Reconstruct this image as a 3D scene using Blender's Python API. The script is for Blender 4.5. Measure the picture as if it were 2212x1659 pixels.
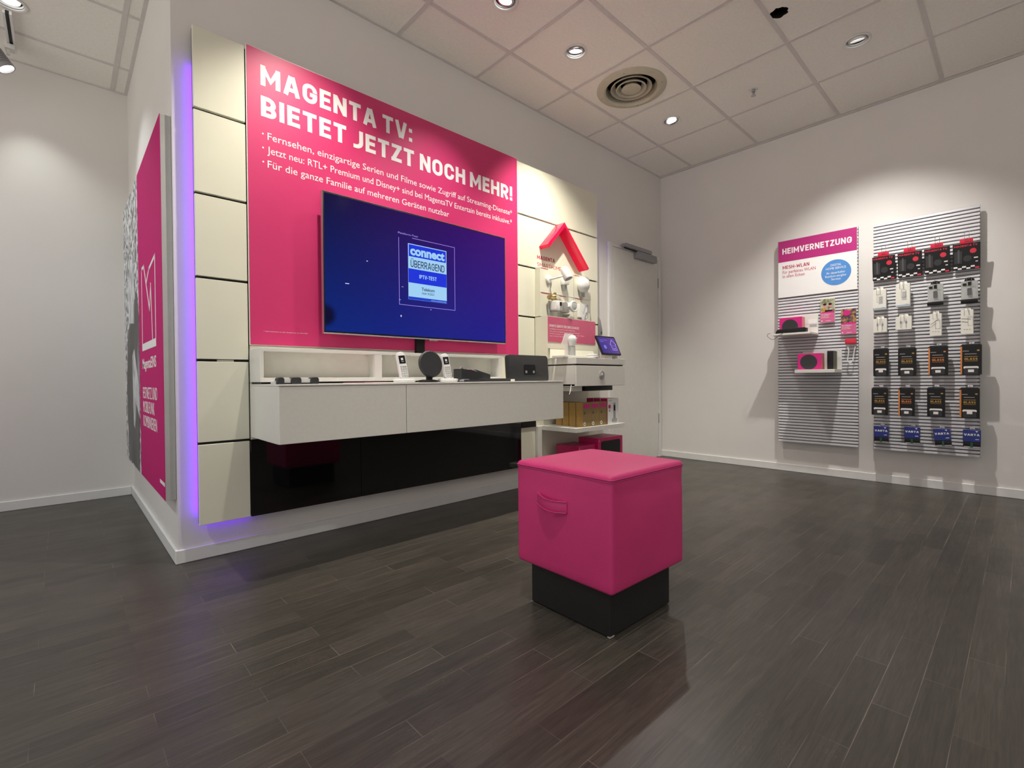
import bpy, bmesh, math, random
from mathutils import Vector, Matrix, Euler
random.seed(7)
for o in list(bpy.data.objects): bpy.data.objects.remove(o)
SC = bpy.context.scene
COL = SC.collection
PI = math.pi

# ------------------------------------------------------------------ camera
cam_d = bpy.data.cameras.new('camera'); cam = bpy.data.objects.new('camera', cam_d); COL.objects.link(cam)
YAW, PITCH, ROLL = 0.7528, -0.0101, -0.0087
_f = Vector((math.sin(YAW)*math.cos(PITCH), math.cos(YAW)*math.cos(PITCH), math.sin(PITCH)))
_r = Vector((math.cos(YAW), -math.sin(YAW), 0)); _u = _r.cross(_f)
_r2 = _r*math.cos(ROLL) + _u*math.sin(ROLL); _u2 = -_r*math.sin(ROLL) + _u*math.cos(ROLL)
cam.matrix_world = Matrix(((_r2.x, _u2.x, -_f.x, -0.3831), (_r2.y, _u2.y, -_f.y, -2.6731), (_r2.z, _u2.z, -_f.z, 0.8575), (0, 0, 0, 1)))
cam_d.sensor_width = 36; cam_d.lens = 1037.3/2212*36; cam_d.clip_start = 0.02
SC.camera = cam

# ------------------------------------------------------------------ world, exposure
w = bpy.data.worlds.new('world'); SC.world = w; w.use_nodes = True
# added ambient fill through the open rear and left sides, brighter below than above
_n = w.node_tree.nodes; _l = w.node_tree.links; _tc = _n.new('ShaderNodeTexCoord'); _sp = _n.new('ShaderNodeSeparateXYZ'); _rp = _n.new('ShaderNodeValToRGB')
_mr = _n.new('ShaderNodeMapRange'); _mr.inputs['From Min'].default_value = -1; _mr.inputs['From Max'].default_value = 1
_l.new(_tc.outputs['Generated'], _sp.inputs[0]); _l.new(_sp.outputs['Z'], _mr.inputs['Value']); _l.new(_mr.outputs[0], _rp.inputs['Fac'])
_rp.color_ramp.elements[0].position = 0.42; _rp.color_ramp.elements[0].color = (1.0, 0.93, 0.86, 1)
_rp.color_ramp.elements[1].position = 0.56; _rp.color_ramp.elements[1].color = (0.36, 0.35, 0.35, 1)
_l.new(_rp.outputs['Color'], _n['Background'].inputs[0])
_n['Background'].inputs[1].default_value = 1.15
SC.view_settings.view_transform = 'Standard'; SC.view_settings.look = 'None'
SC.view_settings.exposure = 0.45; SC.view_settings.gamma = 1; SC.view_settings.use_curve_mapping = False

# ceiling lamps, the rear ones unseen and added for fill: position, aim point, watts, cone degrees, blend, colour   (each has its fitting built below)
WARM = (1.0, 0.93, 0.80); NEUT = (1.0, 0.95, 0.90); COOL = (0.90, 0.96, 1.0)
LAMPS = [
 ((0.60, -0.66), (0.40, 0.0, 0.15), 88, 87, 1.0, WARM),
 ((1.475, -0.66), (1.22, 0.0, 0.0), 75, 74, 1.0, NEUT),
 ((2.10, -0.66), (2.72, 0.0, 0.28), 140, 85, 1.0, WARM),
 ((3.35, -0.66), (2.9, -1.4, 0.0), 60, 110, 1.0, NEUT),
 ((3.35, -1.94), (4.33, -1.80, 0.20), 116, 90, 1.0, NEUT),
 ((0.225, -1.946), (0.95, -1.55, 0.3), 75, 64, 1.0, NEUT),
 ((2.10, -3.21), (2.3, -2.3, 0.0), 60, 80, 1.0, NEUT),  # unseen, added for frontal fill
 ((-1.65, -1.3), (0.05, -0.35, 0.45), 55, 76, 1.0, COOL),  # unseen, added to brighten the left panels and cabinet side
 ((-1.65, 0.6), (-0.4, 1.4, 0.4), 45, 95, 1.0, COOL),
 ((0.85, -4.5), (0.85, -4.2, 0.0), 40, 120, 1.0, NEUT),  # this and the next two: unseen, added behind the camera for ambience
 ((3.35, -4.5), (3.5, -4.2, 0.0), 40, 120, 1.0, NEUT),
 ((-1.65, -4.5), (-1.6, -4.2, 0.0), 40, 120, 1.0, NEUT),
]
ZF = 0.018      # floor level
HC = 3.0        # ceiling level
XR = 4.334      # right wall
YB = 1.91       # alcove wall
XL, YR = -3.4, -6.2
TX, TY = 1.787, -0.363          # ceiling grid origin
TP, TQ = 0.625, 0.633

# ------------------------------------------------------------------ materials
def lin(c):
    if isinstance(c, str):
        c = [int(c[i:i+2], 16)/255 for i in (0, 2, 4)]
        c = [x/12.92 if x <= 0.04045 else ((x+0.055)/1.055)**2.4 for x in c]
    return (c[0], c[1], c[2], 1.0)
def mat(name, col, rough=0.5, metal=0.0, var=0.06, scale=18.0, bump=0.0, bscale=None, emit=None, es=0.0, alpha=None, trans=0.0, spec=0.5, coat=0.0):
    m = bpy.data.materials.new(name); m.use_nodes = True
    nt = m.node_tree; b = nt.nodes['Principled BSDF']; c = lin(col)
    tc = nt.nodes.new('ShaderNodeTexCoord'); nz = nt.nodes.new('ShaderNodeTexNoise')
    nz.inputs['Scale'].default_value = scale; nz.inputs['Detail'].default_value = 4
    nt.links.new(tc.outputs['Object'], nz.inputs['Vector'])
    rp = nt.nodes.new('ShaderNodeValToRGB')
    rp.color_ramp.elements[0].position = 0.3; rp.color_ramp.elements[1].position = 0.7
    rp.color_ramp.elements[0].color = (c[0]*(1-var), c[1]*(1-var), c[2]*(1-var), 1)
    rp.color_ramp.elements[1].color = (min(1, c[0]*(1+var)), min(1, c[1]*(1+var)), min(1, c[2]*(1+var)), 1)
    nt.links.new(nz.outputs['Fac'], rp.inputs['Fac']); nt.links.new(rp.outputs['Color'], b.inputs['Base Color'])
    b.inputs['Roughness'].default_value = rough; b.inputs['Metallic'].default_value = metal
    b.inputs['Specular IOR Level'].default_value = spec; b.inputs['Coat Weight'].default_value = coat
    b.inputs['Transmission Weight'].default_value = trans
    if bump:
        n2 = nt.nodes.new('ShaderNodeTexNoise'); n2.inputs['Scale'].default_value = bscale or scale*8; n2.inputs['Detail'].default_value = 3
        nt.links.new(tc.outputs['Object'], n2.inputs['Vector'])
        bp = nt.nodes.new('ShaderNodeBump'); bp.inputs['Strength'].default_value = bump; bp.inputs['Distance'].default_value = 0.002
        nt.links.new(n2.outputs['Fac'], bp.inputs['Height']); nt.links.new(bp.outputs['Normal'], b.inputs['Normal'])
    if emit is not None:
        b.inputs['Emission Color'].default_value = lin(emit); b.inputs['Emission Strength'].default_value = es
    if alpha is not None: b.inputs['Alpha'].default_value = alpha
    return m

M = {}
M['wall'] = mat('wall_paint', (0.72, 0.70, 0.67), 0.85, var=0.015, scale=3, bump=0.08, bscale=400)
M['trimw'] = mat('trim_white', (0.74, 0.74, 0.72), 0.45, var=0.02)
M['doorw'] = mat('door_paint', (0.70, 0.69, 0.64), 0.5, var=0.02)
M['tbar'] = mat('ceiling_bar', (0.66, 0.63, 0.61), 0.6, var=0.03)
M['cream'] = mat('cream_panel', (0.74, 0.73, 0.60), 0.32, var=0.02, scale=4)
M['white'] = mat('white_laminate', (0.72, 0.71, 0.66), 0.4, var=0.02, scale=6)
M['greyf'] = mat('light_grey_laminate', (0.74, 0.735, 0.67), 0.5, var=0.02, scale=60)
M['plastic'] = mat('white_plastic', (0.78, 0.78, 0.76), 0.35, var=0.02)
M['ivory'] = mat('ivory_card', (0.75, 0.74, 0.66), 0.55, var=0.03)
M['black'] = mat('black_plastic', (0.007, 0.007, 0.0075), 0.42, var=0.1, spec=0.35)
M['dark'] = mat('charcoal_plastic', (0.028, 0.029, 0.031), 0.5, var=0.1)
M['blackm'] = mat('black_board', (0.008, 0.008, 0.008), 0.7, var=0.1)
M['glassb'] = mat('black_gloss_panel', (0.004, 0.004, 0.004), 0.04, var=0.05, spec=0.5)
M['pink'] = mat('magenta_print', (0.60, 0.032, 0.150), 0.42, var=0.02, scale=3)
M['magenta'] = mat('magenta_card', (0.62, 0.012, 0.20), 0.4, var=0.03)
M['purple'] = mat('purple_magenta_print', (0.42, 0.015, 0.17), 0.45, var=0.02)
M['deeppink'] = mat('deep_pink_card', (0.50, 0.008, 0.11), 0.35, var=0.04)
M['letter'] = mat('letter_white', (0.80, 0.80, 0.78), 0.5, var=0.01)
M['red'] = mat('red_plastic', (0.62, 0.02, 0.05), 0.35, var=0.05)
M['redtxt'] = mat('red_ink', (0.45, 0.015, 0.06), 0.5, var=0.03)
M['steel'] = mat('steel_wire', (0.55, 0.55, 0.55), 0.25, metal=1.0, var=0.05)
M['silver'] = mat('silver_trim', (0.6, 0.6, 0.6), 0.3, metal=0.9, var=0.04)
M['greyp'] = mat('grey_plastic', (0.28, 0.28, 0.29), 0.45, var=0.05)
M['slat'] = mat('slat_silver', (0.58, 0.58, 0.60), 0.38, metal=0.0, var=0.03, scale=5)
M['groove'] = mat('slat_groove', (0.12, 0.12, 0.13), 0.6, var=0.05)
M['alu'] = mat('brushed_frame', (0.46, 0.46, 0.45), 0.45, metal=0.3, var=0.03)
M['gold'] = mat('kraft_gold_card', (0.42, 0.26, 0.075), 0.45, var=0.08, scale=30)
M['golddk'] = mat('brown_gold_front', (0.27, 0.175, 0.065), 0.45, var=0.08, scale=30)
M['orange'] = mat('orange_card', (0.65, 0.22, 0.05), 0.5, var=0.05)
M['goldink'] = mat('gold_ink', (0.45, 0.27, 0.05), 0.4, var=0.05)
M['blue'] = mat('blue_sticker', (0.07, 0.25, 0.60), 0.45, var=0.03)
M['navy'] = mat('battery_blue', (0.015, 0.03, 0.20), 0.3, var=0.08)
M['green'] = mat('dark_green_cell', (0.02, 0.09, 0.05), 0.35, var=0.1)
M['brass'] = mat('brass_fitting', (0.45, 0.33, 0.14), 0.3, metal=0.9, var=0.1, scale=60)
M['greyink'] = mat('grey_ink', (0.35, 0.35, 0.36), 0.6, var=0.05)
M['leather'] = mat('magenta_leather', (0.58, 0.034, 0.17), 0.42, var=0.05, scale=5, bump=0.25, bscale=900)
M['seam'] = mat('magenta_piping', (0.46, 0.02, 0.15), 0.4, var=0.05)
M['plinth'] = mat('black_plinth', (0.010, 0.010, 0.010), 0.55, var=0.1, bump=0.1, bscale=500)
M['chip'] = mat('bare_wood_chip', (0.45, 0.42, 0.36), 0.7, var=0.2)
M['vent'] = mat('aged_cream_metal', (0.52, 0.49, 0.38), 0.4, var=0.05)
M['cavity'] = mat('dark_cavity', (0.006, 0.006, 0.006), 0.9, var=0.1)
M['roof'] = mat('red_acrylic', (0.85, 0.003, 0.055), 0.12, var=0.02, emit=(0.9, 0.0, 0.05), es=0.10)
M['acryl'] = mat('clear_acrylic', (0.9, 0.9, 0.9), 0.08, var=0.01, alpha=0.07)
M['frost'] = mat('frosted_acrylic', (0.85, 0.82, 0.80), 0.3, var=0.02, alpha=0.62)
M['signpink'] = mat('dusty_pink_sign', (0.58, 0.11, 0.20), 0.25, var=0.04)
M['led'] = mat('violet_led', (0.3, 0.05, 0.8), 0.5, emit=(0.17, 0.0, 1.0), es=8)
M['lens'] = mat('lamp_lens', (0.9, 0.9, 0.9), 0.2, emit=(1.0, 0.97, 0.93), es=6)
M['lensdim'] = mat('lamp_lens_turned', (0.8, 0.8, 0.8), 0.2, emit=(1.0, 0.98, 0.95), es=1.1)
M['ring'] = mat('lamp_ring_white', (0.72, 0.72, 0.70), 0.35)
M['mirror'] = mat('reflector', (0.8, 0.8, 0.8), 0.12, metal=1.0, var=0.02)
M['skyblue'] = mat('pale_blue_line', (0.25, 0.45, 0.65), 0.5)
M['dim'] = mat('dim_grey_print', (0.075, 0.075, 0.08), 0.5)
M['mattemag'] = mat('matte_magenta_print', (0.50, 0.012, 0.15), 0.75, var=0.03, spec=0.15)
M['olive'] = mat('olive_card', (0.10, 0.10, 0.055), 0.5)
M['palepink'] = mat('pale_pink_card', (0.70, 0.22, 0.24), 0.5)
M['cardgrey'] = mat('grey_blister', (0.42, 0.44, 0.42), 0.4)

def ceiling_mat():
    m = mat('ceiling_tile', (0.88, 0.86, 0.80), 0.9, var=0.03, scale=60, bump=0.35, bscale=260)
    return m
M['ceil'] = ceiling_mat()

def floor_mat():
    m = bpy.data.materials.new('dark_parquet'); m.use_nodes = True; nt = m.node_tree; N = nt.nodes; L = nt.links
    b = N['Principled BSDF']; tc = N.new('ShaderNodeTexCoord')
    mp = N.new('ShaderNodeMapping'); mp.inputs['Location'].default_value = (0.0, 0.002, 0); L.new(tc.outputs['Object'], mp.inputs[0])
    br = N.new('ShaderNodeTexBrick'); br.offset = 0.5; br.offset_frequency = 2; br.squash = 1
    br.inputs['Scale'].default_value = 1; br.inputs['Brick Width'].default_value = 0.45; br.inputs['Row Height'].default_value = 0.0775
    br.inputs['Mortar Size'].default_value = 0.0009; br.inputs['Mortar Smooth'].default_value = 0.3; br.inputs['Bias'].default_value = 0
    br.inputs['Color1'].default_value = (0.038, 0.0340, 0.0275, 1); br.inputs['Color2'].default_value = (0.058, 0.0510, 0.0415, 1)
    br.inputs['Mortar'].default_value = (0.050, 0.044, 0.037, 1)
    L.new(mp.outputs[0], br.inputs['Vector'])
    # grain
    mg = N.new('ShaderNodeMapping'); mg.inputs['Scale'].default_value = (3, 55, 1); L.new(tc.outputs['Object'], mg.inputs[0])
    ng = N.new('ShaderNodeTexNoise'); ng.inputs['Scale'].default_value = 2.2; ng.inputs['Detail'].default_value = 8; ng.inputs['Distortion'].default_value = 1.2
    L.new(mg.outputs[0], ng.inputs['Vector'])
    rg = N.new('ShaderNodeValToRGB'); rg.color_ramp.elements[0].position = 0.35; rg.color_ramp.elements[1].position = 0.75
    rg.color_ramp.elements[0].color = (0.75, 0.75, 0.75, 1); rg.color_ramp.elements[1].color = (1.35, 1.33, 1.3, 1)
    L.new(ng.outputs['Fac'], rg.inputs['Fac'])
    mx = N.new('ShaderNodeMixRGB'); mx.blend_type = 'MULTIPLY'; mx.inputs[0].default_value = 1
    L.new(br.outputs['Color'], mx.inputs[1]); L.new(rg.outputs['Color'], mx.inputs[2])
    # worn, lighter figured grain here and there
    mw = N.new('ShaderNodeMapping'); mw.inputs['Scale'].default_value = (1.3, 7, 1); L.new(tc.outputs['Object'], mw.inputs[0])
    nw = N.new('ShaderNodeTexNoise'); nw.inputs['Scale'].default_value = 1.6; nw.inputs['Detail'].default_value = 3; L.new(mw.outputs[0], nw.inputs['Vector'])
    rw = N.new('ShaderNodeValToRGB'); rw.color_ramp.elements[0].position = 0.55; rw.color_ramp.elements[1].position = 0.68; L.new(nw.outputs['Fac'], rw.inputs['Fac'])
    wv = N.new('ShaderNodeTexWave'); wv.bands_direction = 'Y'; wv.inputs['Scale'].default_value = 22; wv.inputs['Distortion'].default_value = 14; wv.inputs['Detail'].default_value = 3; wv.inputs['Detail Scale'].default_value = 1.6
    m3 = N.new('ShaderNodeMapping'); m3.inputs['Scale'].default_value = (0.8, 4, 1); L.new(tc.outputs['Object'], m3.inputs[0]); L.new(m3.outputs[0], wv.inputs['Vector'])
    rv = N.new('ShaderNodeValToRGB'); rv.color_ramp.elements[0].position = 0.82; rv.color_ramp.elements[1].position = 0.95; L.new(wv.outputs['Fac'], rv.inputs['Fac'])
    mm = N.new('ShaderNodeMath'); mm.operation = 'MULTIPLY'; L.new(rw.outputs['Color'], mm.inputs[0]); L.new(rv.outputs['Color'], mm.inputs[1])
    m4 = N.new('ShaderNodeMath'); m4.operation = 'MULTIPLY'; m4.inputs[1].default_value = 0.8; L.new(mm.outputs[0], m4.inputs[0])
    mz = N.new('ShaderNodeMixRGB'); mz.inputs[2].default_value = (0.10, 0.078, 0.058, 1); L.new(m4.outputs[0], mz.inputs[0]); L.new(mx.outputs[0], mz.inputs[1])
    n7 = N.new('ShaderNodeTexNoise'); n7.inputs['Scale'].default_value = 3.5; n7.inputs['Detail'].default_value = 4; L.new(mp.outputs[0], n7.inputs['Vector'])
    r7 = N.new('ShaderNodeValToRGB'); r7.color_ramp.elements[0].position = 0.44; r7.color_ramp.elements[1].position = 0.66; L.new(n7.outputs['Fac'], r7.inputs['Fac'])
    m7 = N.new('ShaderNodeMath'); m7.operation = 'MULTIPLY'; L.new(br.outputs['Fac'], m7.inputs[0]); L.new(r7.outputs['Color'], m7.inputs[1])
    mq = N.new('ShaderNodeMixRGB'); mq.inputs[2].default_value = (0.21, 0.18, 0.15, 1); L.new(m7.outputs[0], mq.inputs[0]); L.new(mz.outputs[0], mq.inputs[1])
    L.new(mq.outputs[0], b.inputs['Base Color'])
    n5 = N.new('ShaderNodeTexNoise'); n5.inputs['Scale'].default_value = 5; L.new(tc.outputs['Object'], n5.inputs['Vector'])
    mr = N.new('ShaderNodeMapRange'); mr.inputs['To Min'].default_value = 0.30; mr.inputs['To Max'].default_value = 0.42; L.new(n5.outputs['Fac'], mr.inputs['Value'])
    L.new(mr.outputs[0], b.inputs['Roughness'])
    bp = N.new('ShaderNodeBump'); bp.inputs['Strength'].default_value = 0.12; bp.inputs['Distance'].default_value = 0.002; L.new(ng.outputs['Fac'], bp.inputs['Height'])
    L.new(bp.outputs[0], b.inputs['Normal'])
    return m
M['floor'] = floor_mat()

def noise_photo(name, stops, scale=9, detail=5, stretch=(1, 1, 1), rough=0.4):
    m = bpy.data.materials.new(name); m.use_nodes = True; nt = m.node_tree; N = nt.nodes; L = nt.links; b = N['Principled BSDF']
    tc = N.new('ShaderNodeTexCoord'); mp = N.new('ShaderNodeMapping'); mp.inputs['Scale'].default_value = stretch; L.new(tc.outputs['Object'], mp.inputs[0])
    nz = N.new('ShaderNodeTexNoise'); nz.inputs['Scale'].default_value = scale; nz.inputs['Detail'].default_value = detail; nz.inputs['Distortion'].default_value = 0.8
    L.new(mp.outputs[0], nz.inputs['Vector']); rp = N.new('ShaderNodeValToRGB'); L.new(nz.outputs['Fac'], rp.inputs['Fac'])
    e = rp.color_ramp.elements
    while len(e) < len(stops): e.new(0.5)
    for i, (p, c) in enumerate(stops): e[i].position = p; e[i].color = lin(c)
    L.new(rp.outputs['Color'], b.inputs['Base Color']); b.inputs['Roughness'].default_value = rough
    return m
M['foliage'] = noise_photo('monochrome_foliage_print', [(0.40, (0.02, 0.02, 0.02)), (0.48, (0.3, 0.31, 0.32)), (0.56, (0.7, 0.72, 0.74))], 22, 6)
M['jacket'] = noise_photo('monochrome_dark_print', [(0.4, (0.012, 0.012, 0.013)), (0.62, (0.06, 0.062, 0.065)), (0.75, (0.25, 0.26, 0.27))], 6, 5, (1, 1, 0.4))
M['skinbw'] = noise_photo('monochrome_light_print', [(0.35, (0.30, 0.31, 0.32)), (0.6, (0.62, 0.64, 0.66))], 7, 4)
M['photo1'] = noise_photo('kitchen_photo_print', [(0.35, (0.10, 0.10, 0.05)), (0.5, (0.38, 0.38, 0.24)), (0.62, (0.55, 0.56, 0.45))], 26, 4)
M['photo2'] = noise_photo('evening_photo_print', [(0.36, (0.02, 0.02, 0.05)), (0.48, (0.12, 0.07, 0.08)), (0.58, (0.5, 0.25, 0.04)), (0.68, (0.30, 0.24, 0.40))], 30, 4)

def emis(name, c, s):
    return mat(name, (0.01, 0.01, 0.01), 0.2, emit=c, es=s, var=0.02)
M['scr_white'] = emis('screen_pale_blue', (0.36, 0.66, 0.95), 0.68)
M['scr_blue'] = emis('screen_blue', (0.0, 0.02, 0.62), 0.8)
M['scr_deep'] = emis('screen_deep_blue', (0.0, 0.03, 0.45), 0.9)
M['scr_line'] = emis('screen_line', (0.36, 0.28, 0.85), 0.75)
M['scr_star'] = emis('screen_star', (0.8, 0.75, 1.0), 0.9)
M['scr_ink'] = emis('screen_ink', (0.01, 0.01, 0.10), 0.6)
M['tab_line'] = emis('tablet_line', (0.38, 0.34, 0.90), 0.9)
M['tab_dim'] = emis('tablet_dim', (0.12, 0.14, 0.55), 0.9)

def screen_mat(name, tl, tr, bl, brr, x0, x1, z0, z1, strength, smudge=None):
    """glowing picture on the screen: four corner colours blended over the screen's own surface"""
    m = bpy.data.materials.new(name); m.use_nodes = True; nt = m.node_tree; N = nt.nodes; L = nt.links; b = N['Principled BSDF']; b.inputs['Specular IOR Level'].default_value = 0.15
    tc = N.new('ShaderNodeTexCoord'); sp = N.new('ShaderNodeSeparateXYZ'); L.new(tc.outputs['Object'], sp.inputs[0])
    a = N.new('ShaderNodeMapRange'); a.inputs['From Min'].default_value = x0; a.inputs['From Max'].default_value = x1; L.new(sp.outputs['X'], a.inputs['Value'])
    c = N.new('ShaderNodeMapRange'); c.inputs['From Min'].default_value = z0; c.inputs['From Max'].default_value = z1; L.new(sp.outputs['Z'], c.inputs['Value'])
    def mix(f, p, q):
        k = N.new('ShaderNodeMixRGB'); L.new(f, k.inputs[0])
        for i, v in ((1, p), (2, q)):
            if hasattr(v, 'is_linked') or hasattr(v, 'links'): L.new(v, k.inputs[i])
            else: k.inputs[i].default_value = lin(v)
        return k.outputs[0]
    lo = mix(a.outputs[0], bl, brr); hi = mix(a.outputs[0], tl, tr); o = mix(c.outputs[0], lo, hi)
    if smudge:
        vd = N.new('ShaderNodeVectorMath'); vd.operation = 'DISTANCE'; L.new(tc.outputs['Object'], vd.inputs[0]); vd.inputs[1].default_value = smudge
        ms = N.new('ShaderNodeMapRange'); ms.interpolation_type = 'SMOOTHSTEP'; ms.inputs['From Min'].default_value = 0.035; ms.inputs['From Max'].default_value = 0.075; L.new(vd.outputs['Value'], ms.inputs['Value'])
        o = mix(ms.outputs[0], (0.0005, 0.001, 0.025), o)
    b.inputs['Base Color'].default_value = (0.004, 0.004, 0.005, 1); b.inputs['Roughness'].default_value = 0.12
    L.new(o, b.inputs['Emission Color']); b.inputs['Emission Strength'].default_value = strength
    return m
M['tv'] = screen_mat('television_picture', (0.0015, 0.0005, 0.030), (0.042, 0.0015, 0.155), (0.0004, 0.016, 0.17), (0.010, 0.007, 0.22), 0.63, 1.92, 1.12, 1.855, 0.8, (0.632, 0, 1.205))
M['tab'] = screen_mat('tablet_picture', (0.045, 0.025, 0.20), (0.11, 0.05, 0.26), (0.03, 0.02, 0.15), (0.09, 0.045, 0.22), -0.12, 0.12, 0, 0.17, 0.9)

# ------------------------------------------------------------------ mesh building
class B:
    def __init__(s): s.bm = bmesh.new()
    def _add(s, t, m, mx=None):
        if mx is not None: bmesh.ops.transform(t, matrix=mx, verts=t.verts)
        for f in t.faces: f.material_index = m
        me = bpy.data.meshes.new('tmp'); t.to_mesh(me); t.free(); s.bm.from_mesh(me); bpy.data.meshes.remove(me); return s
    def box(s, x0, x1, y0, y1, z0, z1, bev=0.0, seg=2, m=0, mx=None):
        t = bmesh.new(); bmesh.ops.create_cube(t, size=1)
        bmesh.ops.scale(t, vec=(abs(x1-x0), abs(y1-y0), abs(z1-z0)), verts=t.verts)
        bmesh.ops.translate(t, vec=((x0+x1)/2, (y0+y1)/2, (z0+z1)/2), verts=t.verts)
        if bev: bmesh.ops.bevel(t, geom=list(t.edges), offset=bev, segments=seg, profile=0.5, affect='EDGES')
        return s._add(t, m, mx)
    def prism(s, pts, y0, y1, m=0, mx=None, bev=0.0):
        """polygon given in x,z (viewed from -y), extruded from y0 to y1"""
        t = bmesh.new(); v = [t.verts.new((p[0], y0, p[1])) for p in pts]; f = t.faces.new(v)
        r = bmesh.ops.extrude_face_region(t, geom=[f]); nv = [g for g in r['geom'] if isinstance(g, bmesh.types.BMVert)]
        bmesh.ops.translate(t, vec=(0, y1-y0, 0), verts=nv); bmesh.ops.recalc_face_normals(t, faces=t.faces)
        if bev: bmesh.ops.bevel(t, geom=list(t.edges), offset=bev, segments=2, profile=0.5, affect='EDGES')
        return s._add(t, m, mx)
    def rrect(s, x0, x1, z0, z1, r, y0, y1, m=0, mx=None, seg=5, bev=0.0):
        p = []
        for cx, cz, a0 in ((x1-r, z1-r, 0), (x0+r, z1-r, 90), (x0+r, z0+r, 180), (x1-r, z0+r, 270)):
            for i in range(seg+1):
                a = math.radians(a0+90*i/seg); p.append((cx+r*math.cos(a), cz+r*math.sin(a)))
        return s.prism(p, y0, y1, m, mx, bev)
    def disc(s, cx, cz, rx, rz, y0, y1, m=0, mx=None, seg=40):
        return s.prism([(cx+rx*math.cos(2*PI*i/seg), cz+rz*math.sin(2*PI*i/seg)) for i in range(seg)], y0, y1, m, mx)
    def lathe(s, prof, m=0, mx=None, seg=40):
        """profile of (radius, height) turned about z"""
        t = bmesh.new(); rings = []
        for r, h in prof:
            rings.append([t.verts.new((max(r, 1e-5)*math.cos(2*PI*i/seg), max(r, 1e-5)*math.sin(2*PI*i/seg), h)) for i in range(seg)])
        for a, b in zip(rings, rings[1:]):
            for i in range(seg): t.faces.new((a[i], a[(i+1) % seg], b[(i+1) % seg], b[i]))
        bmesh.ops.remove_doubles(t, verts=t.verts, dist=1e-4)
        bmesh.ops.recalc_face_normals(t, faces=t.faces)
        return s._add(t, m, mx)
    def tube(s, pts, r, m=0, mx=None, seg=8, closed=False):
        t = bmesh.new(); P = [Vector(p) for p in pts]; n = len(P); rings = []; up = None
        for i, p in enumerate(P):
            if closed: d = P[(i+1) % n]-P[i-1]
            else: d = P[min(i+1, n-1)]-P[max(i-1, 0)]
            d.normalize()
            if up is None:
                up = Vector((0, 0, 1)) if abs(d.z) < 0.9 else Vector((1, 0, 0))
            a = d.cross(up); a.normalize(); c = a.cross(d); c.normalize(); up = c
            rings.append([t.verts.new(p + r*(a*math.cos(2*PI*k/seg)+c*math.sin(2*PI*k/seg))) for k in range(seg)])
        for i in range(n if closed else n-1):
            A, C = rings[i], rings[(i+1) % n]
            for k in range(seg): t.faces.new((A[k], A[(k+1) % seg], C[(k+1) % seg], C[k]))
        if not closed: t.faces.new(rings[0][::-1]); t.faces.new(rings[-1])
        bmesh.ops.recalc_face_normals(t, faces=t.faces)
        return s._add(t, m, mx)
    def strip(s, pts, wd, y0, y1, m=0, closed=False):
        """flat stroke of constant width in the x,z plane"""
        n = len(pts)
        for i in range(n if closed else n-1):
            a = Vector(pts[i]); b = Vector(pts[(i+1) % n]); d = (b-a).normalized(); q = Vector((-d.y, d.x))*wd/2; e = d*wd/2*0.98
            s.prism([a-e-q, b+e-q, b+e+q, a-e+q], y0, y1, m)
        return s
    def done(s, name, mats, parent=None, smooth=True):
        me = bpy.data.meshes.new(name); s.bm.to_mesh(me); s.bm.free()
        for m in (mats if isinstance(mats, (list, tuple)) else [mats]): me.materials.append(M[m] if isinstance(m, str) else m)
        if smooth and len(me.polygons):
            me.polygons.foreach_set('use_smooth', [True]*len(me.polygons)); me.set_sharp_from_angle(angle=math.radians(32))
        o = bpy.data.objects.new(name, me); COL.objects.link(o)
        if parent is not None: o.parent = parent
        return o

_cap = None; _tcache = {}
def text_mesh(body, weight=0.0, space=1.0, shear=0.0, align='LEFT', line=1.0):
    key = (body, weight, space, shear, align, line)
    if key in _tcache: return _tcache[key]
    c = bpy.data.curves.new('txt', 'FONT'); c.body = body; c.offset = weight; c.space_character = space; c.shear = shear; c.align_x = align; c.space_line = line
    c.resolution_u = 3; c.extrude = 0.0
    o = bpy.data.objects.new('txt', c); COL.objects.link(o)
    dg = bpy.context.evaluated_depsgraph_get(); dg.update()
    me = bpy.data.meshes.new_from_object(o.evaluated_get(dg)); bpy.data.objects.remove(o); bpy.data.curves.remove(c)
    pts = [(v.co.x, v.co.y) for v in me.vertices]; fs = [tuple(p.vertices) for p in me.polygons]; bpy.data.meshes.remove(me)
    _tcache[key] = (pts, fs); return _tcache[key]
def cap():
    global _cap
    if _cap is None:
        p, _ = text_mesh('H'); _cap = max(a[1] for a in p)
    return _cap
def add_text(b, body, x, z, width, height, y=0.0, weight=0.0, m=0, anchor='L', mx=None, shear=0.0, th=0.0006):
    """flat lettering: left (or centre) at x, baseline z, cap height `height`, stretched to `width`; front at y-th"""
    p, fs = text_mesh(body, weight, shear=shear); xs = [a[0] for a in p]; x0, x1 = min(xs), max(xs)
    sx = width/(x1-x0) if width else height/cap(); sz = height/cap()
    off = x - (width/2 if anchor == 'C' and width else ((x1-x0)*sx/2 if anchor == 'C' else 0))
    t = bmesh.new(); vs = [t.verts.new((off+(a[0]-x0)*sx, y-th, z+a[1]*sz)) for a in p]
    for f in fs:
        try: t.faces.new([vs[i] for i in f])
        except ValueError: pass
    r = bmesh.ops.extrude_face_region(t, geom=list(t.faces)); nv = [g for g in r['geom'] if isinstance(g, bmesh.types.BMVert)]
    bmesh.ops.translate(t, vec=(0, th*0.9, 0), verts=nv); bmesh.ops.recalc_face_normals(t, faces=t.faces)
    b._add(t, m, mx); return b

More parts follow.
